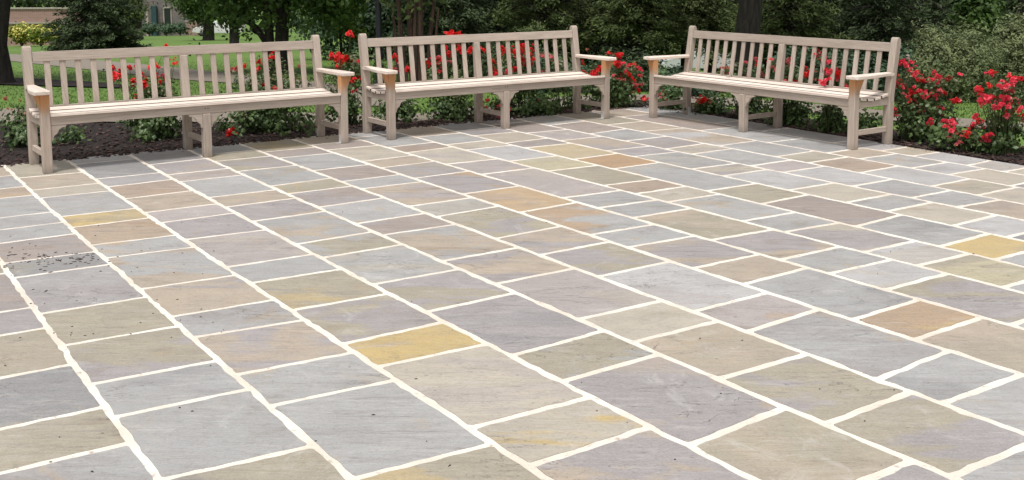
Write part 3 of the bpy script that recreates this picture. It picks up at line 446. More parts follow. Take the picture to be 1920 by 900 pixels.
def build_bench():
    root=thing('garden_bench',(0,0,0),'x','bench','long slatted wooden benches round the patio')
    def part(fn,name,mat=WOOD,parent=None):
        w_=Wood(); fn(w_); return mesh_obj(name,w_.mesh(name),mat,parent or root)
    for sx in (-1,0,1):
        xc=sx*(L/2-PX/2); h=.3465 if sx==0 else .5765
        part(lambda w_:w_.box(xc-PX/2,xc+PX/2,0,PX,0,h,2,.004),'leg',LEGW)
        # back post: upright then raked, rounded top on the end posts
        def bp(w_):
            zt=.897 if sx else .775; x0,x1=xc-PX/2,xc+PX/2; dy=.064; prev=None
            pr=[(D,0),(D,.40),(back_v(.60)-.0,.60),(back_v(zt),zt-.03),(back_v(zt)+.008,zt-.008),(back_v(zt)+.022,zt),(back_v(zt)+.04,zt-.002),(back_v(zt)+.054,zt-.016),(back_v(zt)+.06,zt-.05),(back_v(.60)+.062,.60),(D+dy,.40),(D+dy,0)]
            if not sx: pr=[(D,0),(D,.40),(back_v(zt),zt),(back_v(zt)+.04,zt),(D+dy,.42),(D+dy,0)]
            w_.prism(pr,x0,x1,'yz',2,.004)
        part(bp,'back_post')
        # stretcher and seat bearer
        part(lambda w_:w_.box(xc-.014,xc+.014,PX+.001,D-.001,.108,.152,1,.003),'stretcher')
        part(lambda w_:w_.prism([(PX+.001,.335),(D-.001,.335),(D-.001,.402),(.36,.388),(.22,.378),(PX+.001,.392)],xc-.015,xc+.015,'yz',1),'seat_bearer')
    # front rail with curved braces
    part(lambda w_:w_.box(-L/2+PX+.001,L/2-PX-.001,.010,.040,.3475,.411,0,.003),'front_rail')
    def brace(xs,d_):
        prof=[(0,0),(.108,0),(.108,-.012),(.098,-.016),(.086,-.016),(.070,-.021),(.057,-.032),(.050,-.046),(.043,-.060),(.030,-.070),(.020,-.078),(.015,-.092),(.012,-.110),(0,-.110)]
        return lambda w_:w_.prism([(xs+d_*a,.3465+b) for a,b in prof],.012,.036,'xz',0,.0015)
    for xs,d_ in ((-L/2+PX+.001,1),(-PX/2-.001,-1),(PX/2+.001,1),(L/2-PX-.001,-1)): part(brace(xs,d_),'corner_brace')
    for dx in (-.011,.011): part(lambda w_:w_.box(dx-.0035,dx+.0035,.0075,.012,.386,.393,2,0),'bolt',DARKEDGE)
    # seat slats, dished
    dish=lambda v:-.030*math.sin(math.pi*min(1,max(0,(v-.03)/.41)))
    sl=[(-.004,.068,L/2-PX-.002),(.081,.162,L/2-.006),(.178,.258,L/2-.006),(.273,.353,L/2-.006),(.368,.452,L/2-.006)]
    for i,(a,b,hx) in enumerate(sl):
        za,zb=.4125+dish(a),.4125+dish(b)
        part(lambda w_:w_.prism([(a,za),(b,zb),(b,zb+.020),(a,za+.020)],-hx,hx,'yz',0,.002),'seat_slat',PALEW)
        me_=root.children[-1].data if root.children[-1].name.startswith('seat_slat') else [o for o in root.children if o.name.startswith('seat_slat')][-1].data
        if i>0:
            me_.materials.append(DARKEDGE)
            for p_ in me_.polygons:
                if p_.normal.y<-.6: p_.material_index=1  # front faces painted dark for the shade in the slat gaps, and grime
    # back: top rail, splat slats, lower rail
    r0=back_v(.775)+.012; 
    part(lambda w_:w_.prism([(r0,.7755),(r0+.034,.7735),(r0+.045,.845),(r0+.041,.849),(r0+.012,.851)],-L/2+PX+.001,L/2-PX-.001,'yz',0,.003),'top_rail')
    r1=back_v(.455)+.014
    part(lambda w_:w_.box(-L/2+PX+.001,L/2-PX-.001,r1-.004,r1+.026,.402,.440,0,.003),'lower_back_rail')
    half=L/2-PX-PX/2
    for side in (-1,1):
        for i in range(9):
            xc=side*(PX/2+half*(i+.93)/9.86); y0,y1=back_v(.441)+.018,back_v(.775)+.020
            part(lambda w_:w_.prism([(y0,.4405),(y1,.7745),(y1+.014,.7745),(y0+.014,.4405)],xc-.0225,xc+.0225,'yz',2,.002),'back_slat')
    # arms with outer brackets
    for s in (-1,1):
        def arm(w_):
            xi=s*(L/2-PX-.002); xo=s*(L/2+.052)
            pl=[(xi,-.045),(xo-s*.012,-.045),(xo,-.033),(xo,.12),(s*(L/2+.040),.22),(s*(L/2+.018),.33),(s*(L/2+.004),.42),(s*(L/2+.001),back_v(.6)+.03),(s*(L/2-.001),back_v(.6)-.001),(xi,back_v(.6)-.001)]
            if s<0: pl=pl[::-1]
            w_.prism(pl,.577,.6065,'xy',1,.005)
        part(arm,'arm',PALEW)
        part(lambda w_:w_.prism([(s*(L/2+.0005),.576),(s*(L/2+.040),.576),(s*(L/2+.030),.545),(s*(L/2+.016),.512),(s*(L/2+.004),.470),(s*(L/2+.0005),.450)],.006,.058,'xz',2,.0015),'arm_bracket',LEGW)
    return root
def tie(root,x,y,sx,mat):
    """bolted-down angle plate beside a foot"""
    w_=Wood(); a,b=(x,x+sx*.004); w_.box(min(a,b),max(a,b),y,y+.04,.004,.075,2,0); c,d=(x+sx*.0045,x+sx*.05); w_.box(min(c,d),max(c,d),y,y+.04,.0025,.006,0,0); mesh_obj('anchor_plate',w_.mesh('anchor_plate'),mat,root)
BP=[(-2.391,8.503,34.83),(-.046,10.027,33.94),(2.068,9.786,-54.47)]
proto=build_bench(); benches=[proto,copy_tree(proto),copy_tree(proto)]
LB=['weathered wooden bench at the far left, a thick dark tree trunk beyond its left arm','weathered wooden bench in the middle, its right arm nearest the patio corner','weathered wooden bench on the right, set at right angles to the other two']
for b,(x,y,a),l in zip(benches,BP,LB): b.location=(x,y,.0015); b.rotation_euler=(0,0,R_(a)); b['label']=l
tie(benches[0],L/2-PX-.0005,.012,-1,STEEL); tie(benches[0],L/2-PX-.0005,D+.012,-1,STEEL)
tie(benches[1],-L/2+PX+.0005,D+.012,1,STEEL); tie(benches[1],L/2-PX-.0005,.012,-1,STEEL)
tie(benches[2],-L/2+PX+.0005,D+.012,1,STEEL); tie(benches[2],L/2-PX-.0005,D+.012,-1,DSTEEL)
# ------------------------------------------------------------------ foliage
def leaf_mat(name,a,b,c=None,trans=.25,rough=.55,thr=.8):
    n=NB(name); r=n.attr('rnd').outputs['Fac']; col=n.mix(r,a,b)
    if c: col=n.mix(n.rng(r,thr,thr+.04),col,c)
    n.color(col); n.b.inputs['Roughness'].default_value=rough; n.b.inputs['Specular IOR Level'].default_value=.35
    if trans:
        t=n.add('BsdfTranslucent'); n.link(col,t.inputs[0]); m=n.add('MixShader',ins={0:trans}); n.link(n.b.outputs[0],m.inputs[1]); n.link(t.outputs[0],m.inputs[2])
        n.link(m.outputs[0],n.n['Material Output'].inputs[0])
    return n.m
def unit(v): return v/np.maximum(np.linalg.norm(v,axis=1,keepdims=True),1e-9)
def leaves(c,nrm,axis,ln,wd,rng,rnd=None):
    """folded leaves: 6 verts, 2 quads.. base, two shoulders, tip"""
    N=len(c); ax=unit(axis-nrm*np.sum(axis*nrm,1,keepdims=True)); si=np.cross(nrm,ax); ln=ln[:,None]; wd=wd[:,None]
    b=c-ax*ln*.5; t=c+ax*ln*.5-nrm*ln*.12; m1=c-ax*ln*.08; l=m1+si*wd*.5-nrm*wd*.14; r=m1-si*wd*.5-nrm*wd*.14; mm=m1+nrm*wd*.05
    V=np.stack([b,l,mm,r,t],1).reshape(-1,3); i=np.arange(N)[:,None]*5
    F=np.concatenate([i+np.array([[0,2,1]]),i+np.array([[1,2,4]]),i+np.array([[0,3,2]]),i+np.array([[2,3,4]])],1).reshape(-1,3)
    rr=rng.random(N) if rnd is None else rnd
    return V,F,np.repeat(rr,4)
def clump_leaves(blobs,rng,n_per,clump_r,ln,wd,upb=.5,shell=.5,dens=1.0,droop=0.,rbase=None):
    """blobs: (cx,cy,cz,rx,ry,rz,density). Leaves gathered on short shoots inside the blobs"""
    parts=[]
    for cx,cy,cz,rx,ry,rz,dn in blobs:
        vol=rx*ry*rz; k=max(3,int(dens*dn*(vol**.72)*160)) if dens<50 else int(dens*dn)
        q=unit(rng.normal(size=(k,3))); rad=(rng.random(k)**(shell/1.0*.6+.1))[:,None]; wob=1+.22*rng.normal(size=(k,1))
        cc=q*rad*wob*np.array([rx,ry,rz])+np.array([cx,cy,cz])
        n=k*n_per; ci=np.repeat(cc,n_per,0); out=unit(np.repeat(q,n_per,0)+rng.normal(size=(n,3))*.55+np.array([0,0,upb]))
        pos=ci+rng.normal(size=(n,3))*clump_r
        ax=unit(rng.normal(size=(n,3))+np.repeat(q,n_per,0)*.8+np.array([0,0,-droop]))
        sz=rng.uniform(.7,1.25,n); cr=np.repeat(rng.random(k),n_per)
        parts.append(leaves(pos,out,ax,ln*sz,wd*sz,rng,np.clip(cr*.6+rng.random(n)*.4,0,1)))
    V,F,R=join_np(parts); return V,F,R
def bloom_mesh(seed,rad,heads=4,petals=13):
    """a tight spray of small ruffled roses"""
    g_=np.random.default_rng(seed); V=[];F=[];R=[]; z=np.array([0,0,1.])
    for hh in range(heads):
        hc=np.zeros(3) if hh==0 else g_.normal(size=3)*np.array([.75,.75,.38])*rad
        hr=rad*g_.uniform(.5,.72); ti=unit((g_.normal(size=(1,3))*.45+z))[0]; X=unit(np.cross(ti,[[.3,1,.2]]))[0]; Y=np.cross(ti,X); tone=g_.random()
        for i in range(petals):
            t=(i+.5)/petals; a=i*2.4+g_.normal(0,.2); el=1.25-1.45*t; o=X*math.cos(a)+Y*math.sin(a); s_=-X*math.sin(a)+Y*math.cos(a)
            d_=o*math.cos(el)+ti*math.sin(el); n_=-o*math.sin(el)+ti*math.cos(el); w_=hr*(.5+.5*t)*g_.uniform(.85,1.15); l_=hr*(.55+.45*t)*g_.uniform(.85,1.1)
            p0=hc+ti*hr*(.35-.45*t)+o*hr*.08; b=len(V); cu=hr*.14
            V+=[p0-s_*w_*.25,p0+s_*w_*.25,p0+d_*l_*.5+s_*w_*.58+n_*cu,p0+d_*l_*.5-s_*w_*.58+n_*cu,p0+d_*l_*.95+s_*w_*.38-n_*cu*.6*t,p0+d_*l_*.95-s_*w_*.38-n_*cu*.9*t,p0+d_*l_*.5,p0+d_*l_*1.02-n_*cu*.3]
            F+=[(b,b+1,b+2,b+6),(b,b+6,b+3,b+3),(b+6,b+2,b+4,b+7),(b+3,b+6,b+7,b+5)]; F[-3]=(b,b+6,b+3,b) if False else (b+6,b+3,b,b+6) if False else F[-3]
            R+=[min(1,max(0,.5*tone+.5*g_.random()))]*4
    F=[f if len(set(f))==4 else None for f in F]; K=[(i,f) for i,f in enumerate(F) if f]
    return npmesh('bloom',np.array(V),np.array([f for i,f in K]),np.array([R[i] for i,f in K]),True)
def petal_mat(name,a,b):
    n=NB(name); c=n.mix(n.attr('rnd').outputs['Fac'],a,b); n.color(c); n.b.inputs['Roughness'].default_value=.5
    t=n.add('BsdfTranslucent'); n.link(c,t.inputs[0]); m=n.add('MixShader',ins={0:.3}); n.link(n.b.outputs[0],m.inputs[1]); n.link(t.outputs[0],m.inputs[2]); n.link(m.outputs[0],n.n['Material Output'].inputs[0]); return n.m
PM={'r':petal_mat('red_petals',(.68,.008,.012),(.88,.05,.045)),'p':petal_mat('pink_petals',(.72,.08,.10),(.80,.24,.25)),'o':petal_mat('faded_petals',(.42,.09,.06),(.46,.22,.14)),'w':petal_mat('pale_petals',(.70,.58,.52),(.80,.74,.70)),'c':petal_mat('crimson_petals',(.80,.03,.075),(.90,.11,.16))}
BL={}
for k_,rad in (('r',.040),('p',.033),('o',.024),('w',.028),('c',.038)):
    BL[k_]=[bloom_mesh(i*7+ord(k_),rad*(.85+.1*i),(2,3,4,4,5)[i] if k_ in 'rcp' else 2) for i in range(5)]
    for m_ in BL[k_]: m_.materials.append(PM[k_])
STEM=simple('green_stem',(.07,.10,.03),.6,0,.3,10); BROWNSTEM=simple('brown_stem',(.10,.06,.035),.8,0,.3,10)
ROSELEAF=leaf_mat('rose_leaves',(.045,.09,.028),(.125,.185,.065),(.26,.31,.15),.22,.42,.93)
PALELEAF=leaf_mat('pale_rose_leaves',(.10,.12,.055),(.25,.24,.14),(.34,.16,.09),.25,.5,.8)
rb=random.Random(8)
def rose_bush(i,lab,base,blobs,fl):
    if i in(8,10,13,14,15,16,18):
        fl=list(fl)
        for b_ in blobs:
            if b_[6]<.75:
                for _ in range(14): fl.append([round(b_[0]+rb.uniform(-.9,.9)*b_[3],3),rb.uniform(-.3,.1),round(b_[2]+rb.uniform(-.7,.8)*b_[5],3),rb.choice('ooowp' if i==13 else ('orpop' if i==14 else 'prrccc'))])
    x,y=base; z0=-.02; rng=np.random.default_rng(100+i)
    t=thing('rose_bush',(x,y,z0),lab,'rose bush','red rose bushes in the bed round the patio')
    low=[b for b in blobs if b[6]>=.75] or blobs; hi=[b for b in blobs if b[6]<.75]
    m=[clump_leaves(low,rng,16,.042,.046,.032,.6,.95,9)]
    if hi and hi is not low: m.append(clump_leaves([(*b[:6],b[6]*.9) for b in hi],rng,8,.03,.036,.025,.5,1.1,34))
    V,F,R=join_np(m); n1=len(F)
    if hi and hi is not low: V,F,R=join_np([(V,F,R),clump_leaves(hi,rng,8,.026,.030,.020,.5,1.1,14)])
    fo=mesh_obj('foliage',npmesh('foliage',V,F,R),ROSELEAF,t); fo.data.materials.append(PALELEAF)
    mi=np.zeros(len(F),np.int32); mi[n1:]=1; fo.data.polygons.foreach_set('material_index',mi)
    parts=[]; 
    for k,q in enumerate(fl+[[b[0]+rng.uniform(-.5,.5)*b[3],rng.uniform(-.1,.1),b[2]+b[5]*.6,'s'] for b in blobs for _ in range(5)]):
        a=Vector((q[0]*.25+rng.uniform(-.06,.06),rng.uniform(-.06,.06),0)); e=Vector(q[:3])
        if i==4: a=Vector((.12,.10,.26)); 
        mid=a.lerp(e,.55)+Vector((rng.uniform(-.04,.04),rng.uniform(-.03,.03),.06))
        parts.append(tube([a,a.lerp(mid,.5)+Vector((0,0,.02)),mid,mid.lerp(e,.5)+Vector((0,0,.015)),e-Vector((0,0,.012))],[.0045,.004,.003,.0024,.0018],5))
    if i==4: parts.append(tube([Vector((.25,.2,0)),Vector((.22,.16,.2)),Vector((.12,.10,.26))],[.006,.005,.004],5))
    V,F,R=join_np(parts); mesh_obj('stems',npmesh('stems',V,F),STEM,t)
    for q in fl:
        k_=q[3]
        if k_=='r' and i>=15 and rb.random()<.75: k_='c'
        if k_=='r' and rb.random()<.06: k_='p'
        o=mesh_obj('bloom',rb.choice(BL[k_]),None,t); o.location=q[:3]; s=rb.uniform(.62,1.05)*(.78 if i>=15 else .92); o.scale=(s,s,s)
        o.rotation_euler=(rb.uniform(-.1,.9),rb.uniform(-.5,.5),rb.uniform(0,6.28)) if i!=4 else (rb.uniform(1.6,2.4),0,rb.uniform(0,6))
        o.rotation_mode='XYZ'
    return t
for i,(lab,base,blobs,fl) in enumerate(ROSES): rose_bush(i,lab,base,blobs,fl)
# ------------------------------------------------------------------ trees and shrubs beyond the bed
n=NB('tree_bark'); co=n.add('TexCoord').outputs['Object']
g=n.noise(n.mapping(co,(9,9,1.6)),2,6,.7,.6); n.color(n.mix(n.rng(g,.35,.7),(.012,.010,.009),(.045,.036,.030))); n.b.inputs['Roughness'].default_value=.95; n.bump(g,1,.05); BARK=n.m
n=NB('red_bark'); co=n.add('TexCoord').outputs['Object']
g=n.noise(n.mapping(co,(22,22,1.2)),2,6,.75,.4); n.color(n.mix(n.rng(g,.35,.7),(.045,.026,.020),(.17,.10,.075))); n.b.inputs['Roughness'].default_value=.95; n.bump(g,1,.04); REDBARK=n.m
DARKLEAF=leaf_mat('dark_needles',(.022,.038,.018),(.080,.115,.044),(.20,.26,.08),.12,.75,.93)
HEMLEAF=leaf_mat('olive_needles',(.045,.068,.024),(.145,.190,.058),(.27,.33,.09),.15,.75,.9)
BROADLEAF=leaf_mat('broad_leaves',(.032,.070,.014),(.085,.150,.028),(.20,.30,.05),.3,.6,.9)
LIMELEAF=leaf_mat('lime_leaves',(.06,.11,.015),(.14,.21,.03),None,.35,.6)
BLUELEAF=leaf_mat('blue_green_leaves',(.034,.066,.036),(.085,.140,.072),None,.15,.7)
GREYLEAF=leaf_mat('grey_green_needles',(.085,.112,.048),(.22,.26,.115),(.30,.35,.14),.15,.75,.9)
def limb_path(rng,a,b,k=5,w=.08):
    a=Vector(a);b=Vector(b); L_=(b-a).length; return [a.lerp(b,i/(k-1))+Vector(tuple(rng.normal(0,w*L_*.25,3)))*(0 if i in(0,k-1) else 1) for i in range(k)]
def tree(name,cat,label,px,py,trunk_r,h,crown,leafmat,n_leaf,ln,wd,bark=None,group=None,limbs=6,seed=1,upb=.3,droop=.3,extra=None,trunks=None,clr=.10,npc=12,dist=None,flare=1.35):
    p=at(px,py) if dist is None else Vector((ray(px,py,dist).x,dist,0))
    p=Vector((p.x,p.y,tz(p.x,p.y)-.05)); rng=np.random.default_rng(seed); t=thing(name,p,label,cat,group)
    parts=[]
    for (dx,dy,r_,h_,tx,ty) in (trunks or [(0,0,trunk_r,h,0,0)]):
        k=9; path=[Vector((dx+tx*(i/(k-1))+rng.normal(0,.15*r_),dy+ty*(i/(k-1))+rng.normal(0,.15*r_),h_*i/(k-1))) for i in range(k)]
        path.insert(1,path[0].lerp(path[1],.18)); rr=[r_*flare]+[r_*1.02]+[r_*(1-.55*i/(k-1)) for i in range(1,k)]
        parts.append(tube(path,rr,14,.05,rng))
    for i in range(limbs):
        z=h*(.3+.6*i/max(1,limbs)); a=rng.uniform(0,6.28); b=crown[i%len(crown)]
        parts.append(tube(limb_path(rng,(0,0,z),(b[0]+math.cos(a)*b[3]*.7,b[1]+math.sin(a)*b[4]*.7,max(z*.6,b[2]+rng.uniform(-.2,.5)*b[5]))),[trunk_r*.38,trunk_r*.3,trunk_r*.22,trunk_r*.14,trunk_r*.05],6))
    if extra: 
        for pa,rr in extra: parts.append(tube([Vector(q) for q in pa],rr,8))
    V,F,R=join_np(parts); me=npmesh('trunk',V,F,None,True); mesh_obj('trunk',me,bark or BARK,t)
    tot=sum(b[6]*b[3]*b[4]*b[5] for b in crown); pr=[]
    for b in crown:
        k=max(4,int(n_leaf/npc*b[6]*b[3]*b[4]*b[5]/tot)); pr.append(clump_leaves([(*b[:6],1)],rng,npc,clr,ln,wd,upb,.7,max(50.01,k),droop))
    V,F,R=join_np(pr); mesh_obj('crown',npmesh('crown',V,F,R),leafmat,t); return t
HG='dark evergreens closing the view behind the benches'
# big shade tree left
tree('shade_tree','tree','very dark thick tree trunk at the left edge of the picture',-2,158,.215,5.5,[(0,0,5.2,3.0,3.0,1.6,1)],BROADLEAF,9000,.16,.10,limbs=5,seed=2,clr=.22)
# spruce left
def spruce(px,py,h,r,label,seed,n_leaf,mat,ln=.13,wd=.035,group=None,dist=None,low=.1,name='spruce_tree',tw=.12):
    p=at(px,py) if dist is None else Vector((ray(px,py,dist).x,dist,0)); p=Vector((p.x,p.y,tz(p.x,p.y)-.05)); rng=np.random.default_rng(seed); t=thing(name,p,label,'evergreen tree',group)
    parts=[tube([Vector((0,0,h*i/7)) for i in range(8)],[tw*(1-.9*i/7) for i in range(8)],10)]; C=[];N=[];A=[]
    nb=int(h*16); bl=[]
    for i in range(nb):
        z=low+(h-low)*((i+.5)/nb)**1.35; a=i*2.4+rng.normal(0,.2); rr=r*(1-z/h)**.75*rng.uniform(.72,1.12); dz=-.22*rr
        e=np.array([math.cos(a)*rr,math.sin(a)*rr,z+dz]); bl.append((z,e,rr)); parts.append(tube([Vector((0,0,z)),Vector((e[0]*.5,e[1]*.5,z+dz*.2)),Vector(tuple(e))],[.03,.02,.006],4))
    wts=np.array([b[2]**1.5*(2.5 if b[0]<2.2 else 1) for b in bl]); wts/=wts.sum(); cnt=np.maximum(4,(wts*n_leaf/8)).astype(int); pr=[]
    for (z,e,rr),k in zip(bl,cnt):
        t_=rng.random(k)**.6; c=np.outer(t_,e-np.array([0,0,z]))+np.array([0,0,z])+np.stack([rng.normal(0,.10*rr,k),rng.normal(0,.10*rr,k),rng.normal(-.03,.05,k)],1)
        n_=8; cc=np.repeat(c,n_,0)+rng.normal(size=(k*n_,3))*np.array([.07,.07,.035]); o=unit(np.array([[e[0],e[1],0]])); ax=unit(rng.normal(size=(k*n_,3))*.7+o+np.array([0,0,-.45])); nn=unit(rng.normal(size=(k*n_,3))*.5+np.array([0,0,1]))
        sz=rng.uniform(.7,1.3,k*n_); pr.append(leaves(cc,nn,ax,ln*sz,wd*sz,rng,np.clip(np.repeat(rng.random(k),n_)*.6+.4*rng.random(k*n_),0,1)))
    V,F,R=join_np(parts); mesh_obj('trunk',npmesh('trunk',V,F,None,True),BARK,t); V,F,R=join_np(pr); mesh_obj('crown',npmesh('crown',V,F,R),mat,t); return t
spruce(182,97,9,1.75,'dark spruce with low drooping boughs beside the yellow flowers',3,34000,DARKLEAF,.15,.05,low=.25,tw=.16)
LG='small lawn trees in front of the stone house'
def hang(px,y0,y1,halfpx,dist):
    """crown ellipsoid, local to the tree, spanning a band of the view"""
    a=ray(px,y1,dist); return a
def lawn_tree(px,py,r,label,seed,cr,mat,n=9000,ln=.22,wd=.15,**kw):
    p=at(px,py); d=p.y; crown=[]
    for (x0,x1,yb,top,dn) in cr:
        zb=ray(px,yb,d).z-(p.z-.05); xa=(x0-px)/2050*d; xb=(x1-px)/2050*d; rz=(top-zb)/2; crown.append(((xa+xb)/2,0,zb+rz,(xb-xa)/2,(xb-xa)/2*.9,rz,dn))
    return tree('lawn_tree','tree',label,px,py,r,kw.pop('h',4),crown,mat,n,ln,wd,group=LG,seed=seed,**kw)
lawn_tree(261,74,.27,'small tree with grey green leaves just right of the spruce',11,[(205,276,60,4.5,1)],HEMLEAF,9000,.2,.1,clr=.18)
lawn_tree(390,76,.36,'lawn tree with thick flared trunk, standing in front of the white car',12,[(330,425,36,5,1),(350,420,44,4,.5)],BROADLEAF,12000,.22,.15,clr=.25,flare=1.5)
lawn_tree(438,97,.17,'slim straight lawn tree between the flared trunk and the dark twin trunks',13,[(405,475,40,4,1)],BROADLEAF,9000,.17,.11,clr=.2)
# dark twin trunk tree
p6=at(533,139); d6=p6.y
def loc6(px,y): q=ray(px,y,d6); return (q.x-p6.x,0,q.z-p6.z+.05)
ex=[([loc6(515,92),loc6(497,76),loc6(480,52),loc6(462,38),loc6(445,10),loc6(430,-20)],[.07,.065,.055,.045,.035,.02]),([loc6(497,76),loc6(478,60),loc6(466,44),loc6(440,36)],[.04,.035,.03,.015]),([loc6(508,150),loc6(506,80),loc6(503,40),loc6(500,-10),loc6(498,-80)],[.085,.08,.078,.07,.06])]
tree('shade_tree','tree','dark twin trunked tree with a leaning limb behind the right half of the left bench',533,139,.13,4.2,
 [(-.3,0,2.05,1.15,1.1,1.15,1.0),(.85,.1,1.6,.75,.7,.85,1.2),(-1.3,.2,2.3,.9,.8,1.25,.8),(0,0,3.6,2.4,2.2,1.2,.35)],BROADLEAF,26000,.10,.065,seed=14,limbs=5,extra=ex,clr=.10)
# bright leafy boughs above the gap between the benches
tree('young_tree','tree','young tree with bright green leaves above the gap between the left and middle benches',640,128,.03,2.2,[(.0,0,1.15,.42,.35,.38,1),(.25,-.1,.75,.28,.22,.18,.6),(-.3,0,1.4,.5,.4,.45,.7)],LIMELEAF,2600,.075,.05,seed=15,limbs=4,clr=.05,npc=8)
tree('broadleaf_tree','tree','blue green bushy tree behind the gap between the left and middle benches',655,112,.10,3,[(0,0,1.1,1.25,.9,1.15,1),(1.1,0,1.2,.9,.8,1.1,1),(0,0,3.2,1.8,1.5,1.2,.3)],BLUELEAF,17000,.10,.065,seed=16,clr=.11)
# lamp post
def lamp_post():
    p=at(712,168); t=thing('lamp_post',(p.x,p.y,p.z),'dark metal lamp post rising behind the left end of the middle bench','lamp post')
    DM=simple('dark_paint',(.012,.014,.018),.45,.2,.2,10)
    V,F,R=join_np([tube([Vector((0,0,z)) for z in (0,.03,.05,.10,.12,.42,.46,.50,.56,3.0)],[.10,.10,.085,.085,.062,.058,.066,.05,.040,.032],16)]); mesh_obj('pole',npmesh('pole',V,F,None,True),DM,t)
    V,F,R=join_np([tube([Vector((0,0,z)) for z in (3.0,3.03,3.06,3.10)],[.032,.08,.08,.10],12),tube([Vector((0,0,z)) for z in (3.42,3.46,3.56,3.62)],[.19,.19,.08,.01],12)]); mesh_obj('lantern_frame',npmesh('lantern_frame',V,F,None,True),DM,t)
    V,F,R=join_np([tube([Vector((0,0,z)) for z in (3.10,3.12,3.42)],[.09,.11,.17],12)]); mesh_obj('lantern_glass',npmesh('lantern_glass',V,F,None,True),simple('milky_glass',(.7,.7,.66),.3),t)
lamp_post()
# reddish multi-stem tree
tree('cedar_tree','tree','reddish brown many stemmed tree trunk right of the lamp post',778,168,.10,3.6,[(0,0,3.4,1.7,1.5,1.0,.6),(.05,.12,1.42,.5,.3,.42,1.3)],HEMLEAF,11000,.10,.05,bark=REDBARK,seed=17,limbs=5,clr=.09,
 trunks=[(-.11,0,.035,3.4,-.25,.1),(-.04,.03,.045,3.6,-.02,0),(.05,-.02,.05,3.5,.12,0),(.13,.03,.032,3.2,.35,.1),(-.20,.02,.03,1.15,-.08,0),(.22,0,.028,1.1,.10,0),(.0,-.08,.03,1.25,.03,-.02)])
# evergreens
for i,(px,dist,r,h,lab,mt) in enumerate([(842,19.5,1.05,6.5,'dark evergreen behind the left half of the middle bench',DARKLEAF),(925,21,1.15,7.5,'dark evergreen behind the middle of the middle bench, with bare dark limbs',DARKLEAF),(1020,19,1.0,7,'olive tinged evergreen behind the right end of the middle bench',HEMLEAF),
   (1110,21,1.2,7.5,'dark evergreen seen just right of the middle bench',DARKLEAF),(1195,19,1.05,6.5,'olive evergreen seen above the left arm of the right bench',HEMLEAF),(1285,21,1.1,7,'green evergreen just left of the thick black trunk',HEMLEAF),
   (1475,19.5,1.05,7,'dark evergreen with pale frond tips just right of the thick black trunk',HEMLEAF),(1560,21,1.15,7.5,'very dark evergreen behind the right half of the right bench',DARKLEAF),(1650,19.5,1.1,6.5,'very dark evergreen behind the right post of the right bench',DARKLEAF)]):
    spruce(px,130,h,r,lab,30+i,25000,mt,.085,.028,group=HG,dist=dist,low=1.05 if px in(1195,1285) else .02,name='evergreen_tree',tw=.10)
for i,(px,dist,r,h,lab,mt) in enumerate([(800,27,1.9,8.5,'tall dark evergreen glimpsed behind the reddish trunk',DARKLEAF),(980,28,2.0,9,'tall dark evergreen in the second row behind the middle bench',DARKLEAF),(1150,28,2.0,9,'tall dark evergreen in the second row above the back corner of the patio',DARKLEAF),
   (1330,28,1.9,8,'tall green evergreen in the second row left of the thick black trunk',HEMLEAF),(1510,28,2.0,9,'tall dark evergreen in the second row behind the right bench',DARKLEAF),(1720,27,2.0,9,'tall dark evergreen above the grey green shrubs',DARKLEAF),(1910,26,2.0,8,'tall dark evergreen at the right edge of the picture',DARKLEAF)]):
    spruce(px,130,h,r,lab,50+i,20000,mt,.13,.042,group=HG,dist=dist,low=1.1 if px in(1330,1150) else .02,name='evergreen_tree',tw=.14)
tree('shade_tree','tree','thick black tree trunk standing behind the left half of the right bench',1402,170,.20,5,[(0,0,4.8,2.6,2.6,1.4,1)],BROADLEAF,8000,.15,.10,limbs=4,seed=21,clr=.2)
# shrubs on the right
def shrub(px,py,dist,blobs,label,mat,seed,n_,ln,wd,clr=.05,cat='shrub',name='shrub',npc=12,droop=0,group=None,upb=.5):
    q=ray(px,py,dist); p=Vector((q.x,dist,tz(q.x,dist)-.02)); t=thing(name,p,label,cat,group); rng=np.random.default_rng(seed); B=[]
    for x0,y0,x1,y1,dn in blobs:
        a=ray(x0,y1,dist)-p; b=ray(x1,y0,dist)-p; B.append(((a.x+b.x)/2,0,(a.z+b.z)/2,(b.x-a.x)/2,min(.9,(b.x-a.x)/2),(b.z-a.z)/2,dn))
    tot=sum(b[6]*b[3]*b[4]*b[5] for b in B); pr=[]
    for b in B: pr.append(clump_leaves([(*b[:6],1)],rng,npc,clr,ln,wd,upb,.75,max(50.01,n_/npc*b[6]*b[3]*b[4]*b[5]/tot),droop))
    V,F,R=join_np(pr); mesh_obj('foliage',npmesh('foliage',V,F,R),mat,t)
    st=[tube(limb_path(rng,(0,0,0),(b[0]+rng.uniform(-.6,.6)*b[3],rng.uniform(-.3,.3)*b[4],b[2]+b[5]*.5)),[.02,.016,.012,.008,.004],5) for b in B for _ in range(5)]
    V,F,R=join_np(st); mesh_obj('stems',npmesh('stems',V,F,None),BROWNSTEM,t); return t
shrub(1775,190,13.6,[(1695,62,1800,190,1),(1760,55,1870,195,1),(1715,48,1770,110,.6),(1800,100,1860,190,.6)],'wide grey green shrub with feathery shoots right of the right bench',GREYLEAF,61,30000,.055,.017,.035,droop=-.5)
shrub(1905,190,14.2,[(1850,35,1960,190,1),(1890,15,1990,120,1)],'tall grey green shrub at the right edge of the picture',GREYLEAF,62,24000,.058,.018,.035,droop=-.4)
shrub(1835,60,18,[(1800,-20,1875,70,1)],'bright green leafy shrub above and behind the feathery grey green one',BROADLEAF,63,5000,.08,.05,.06)
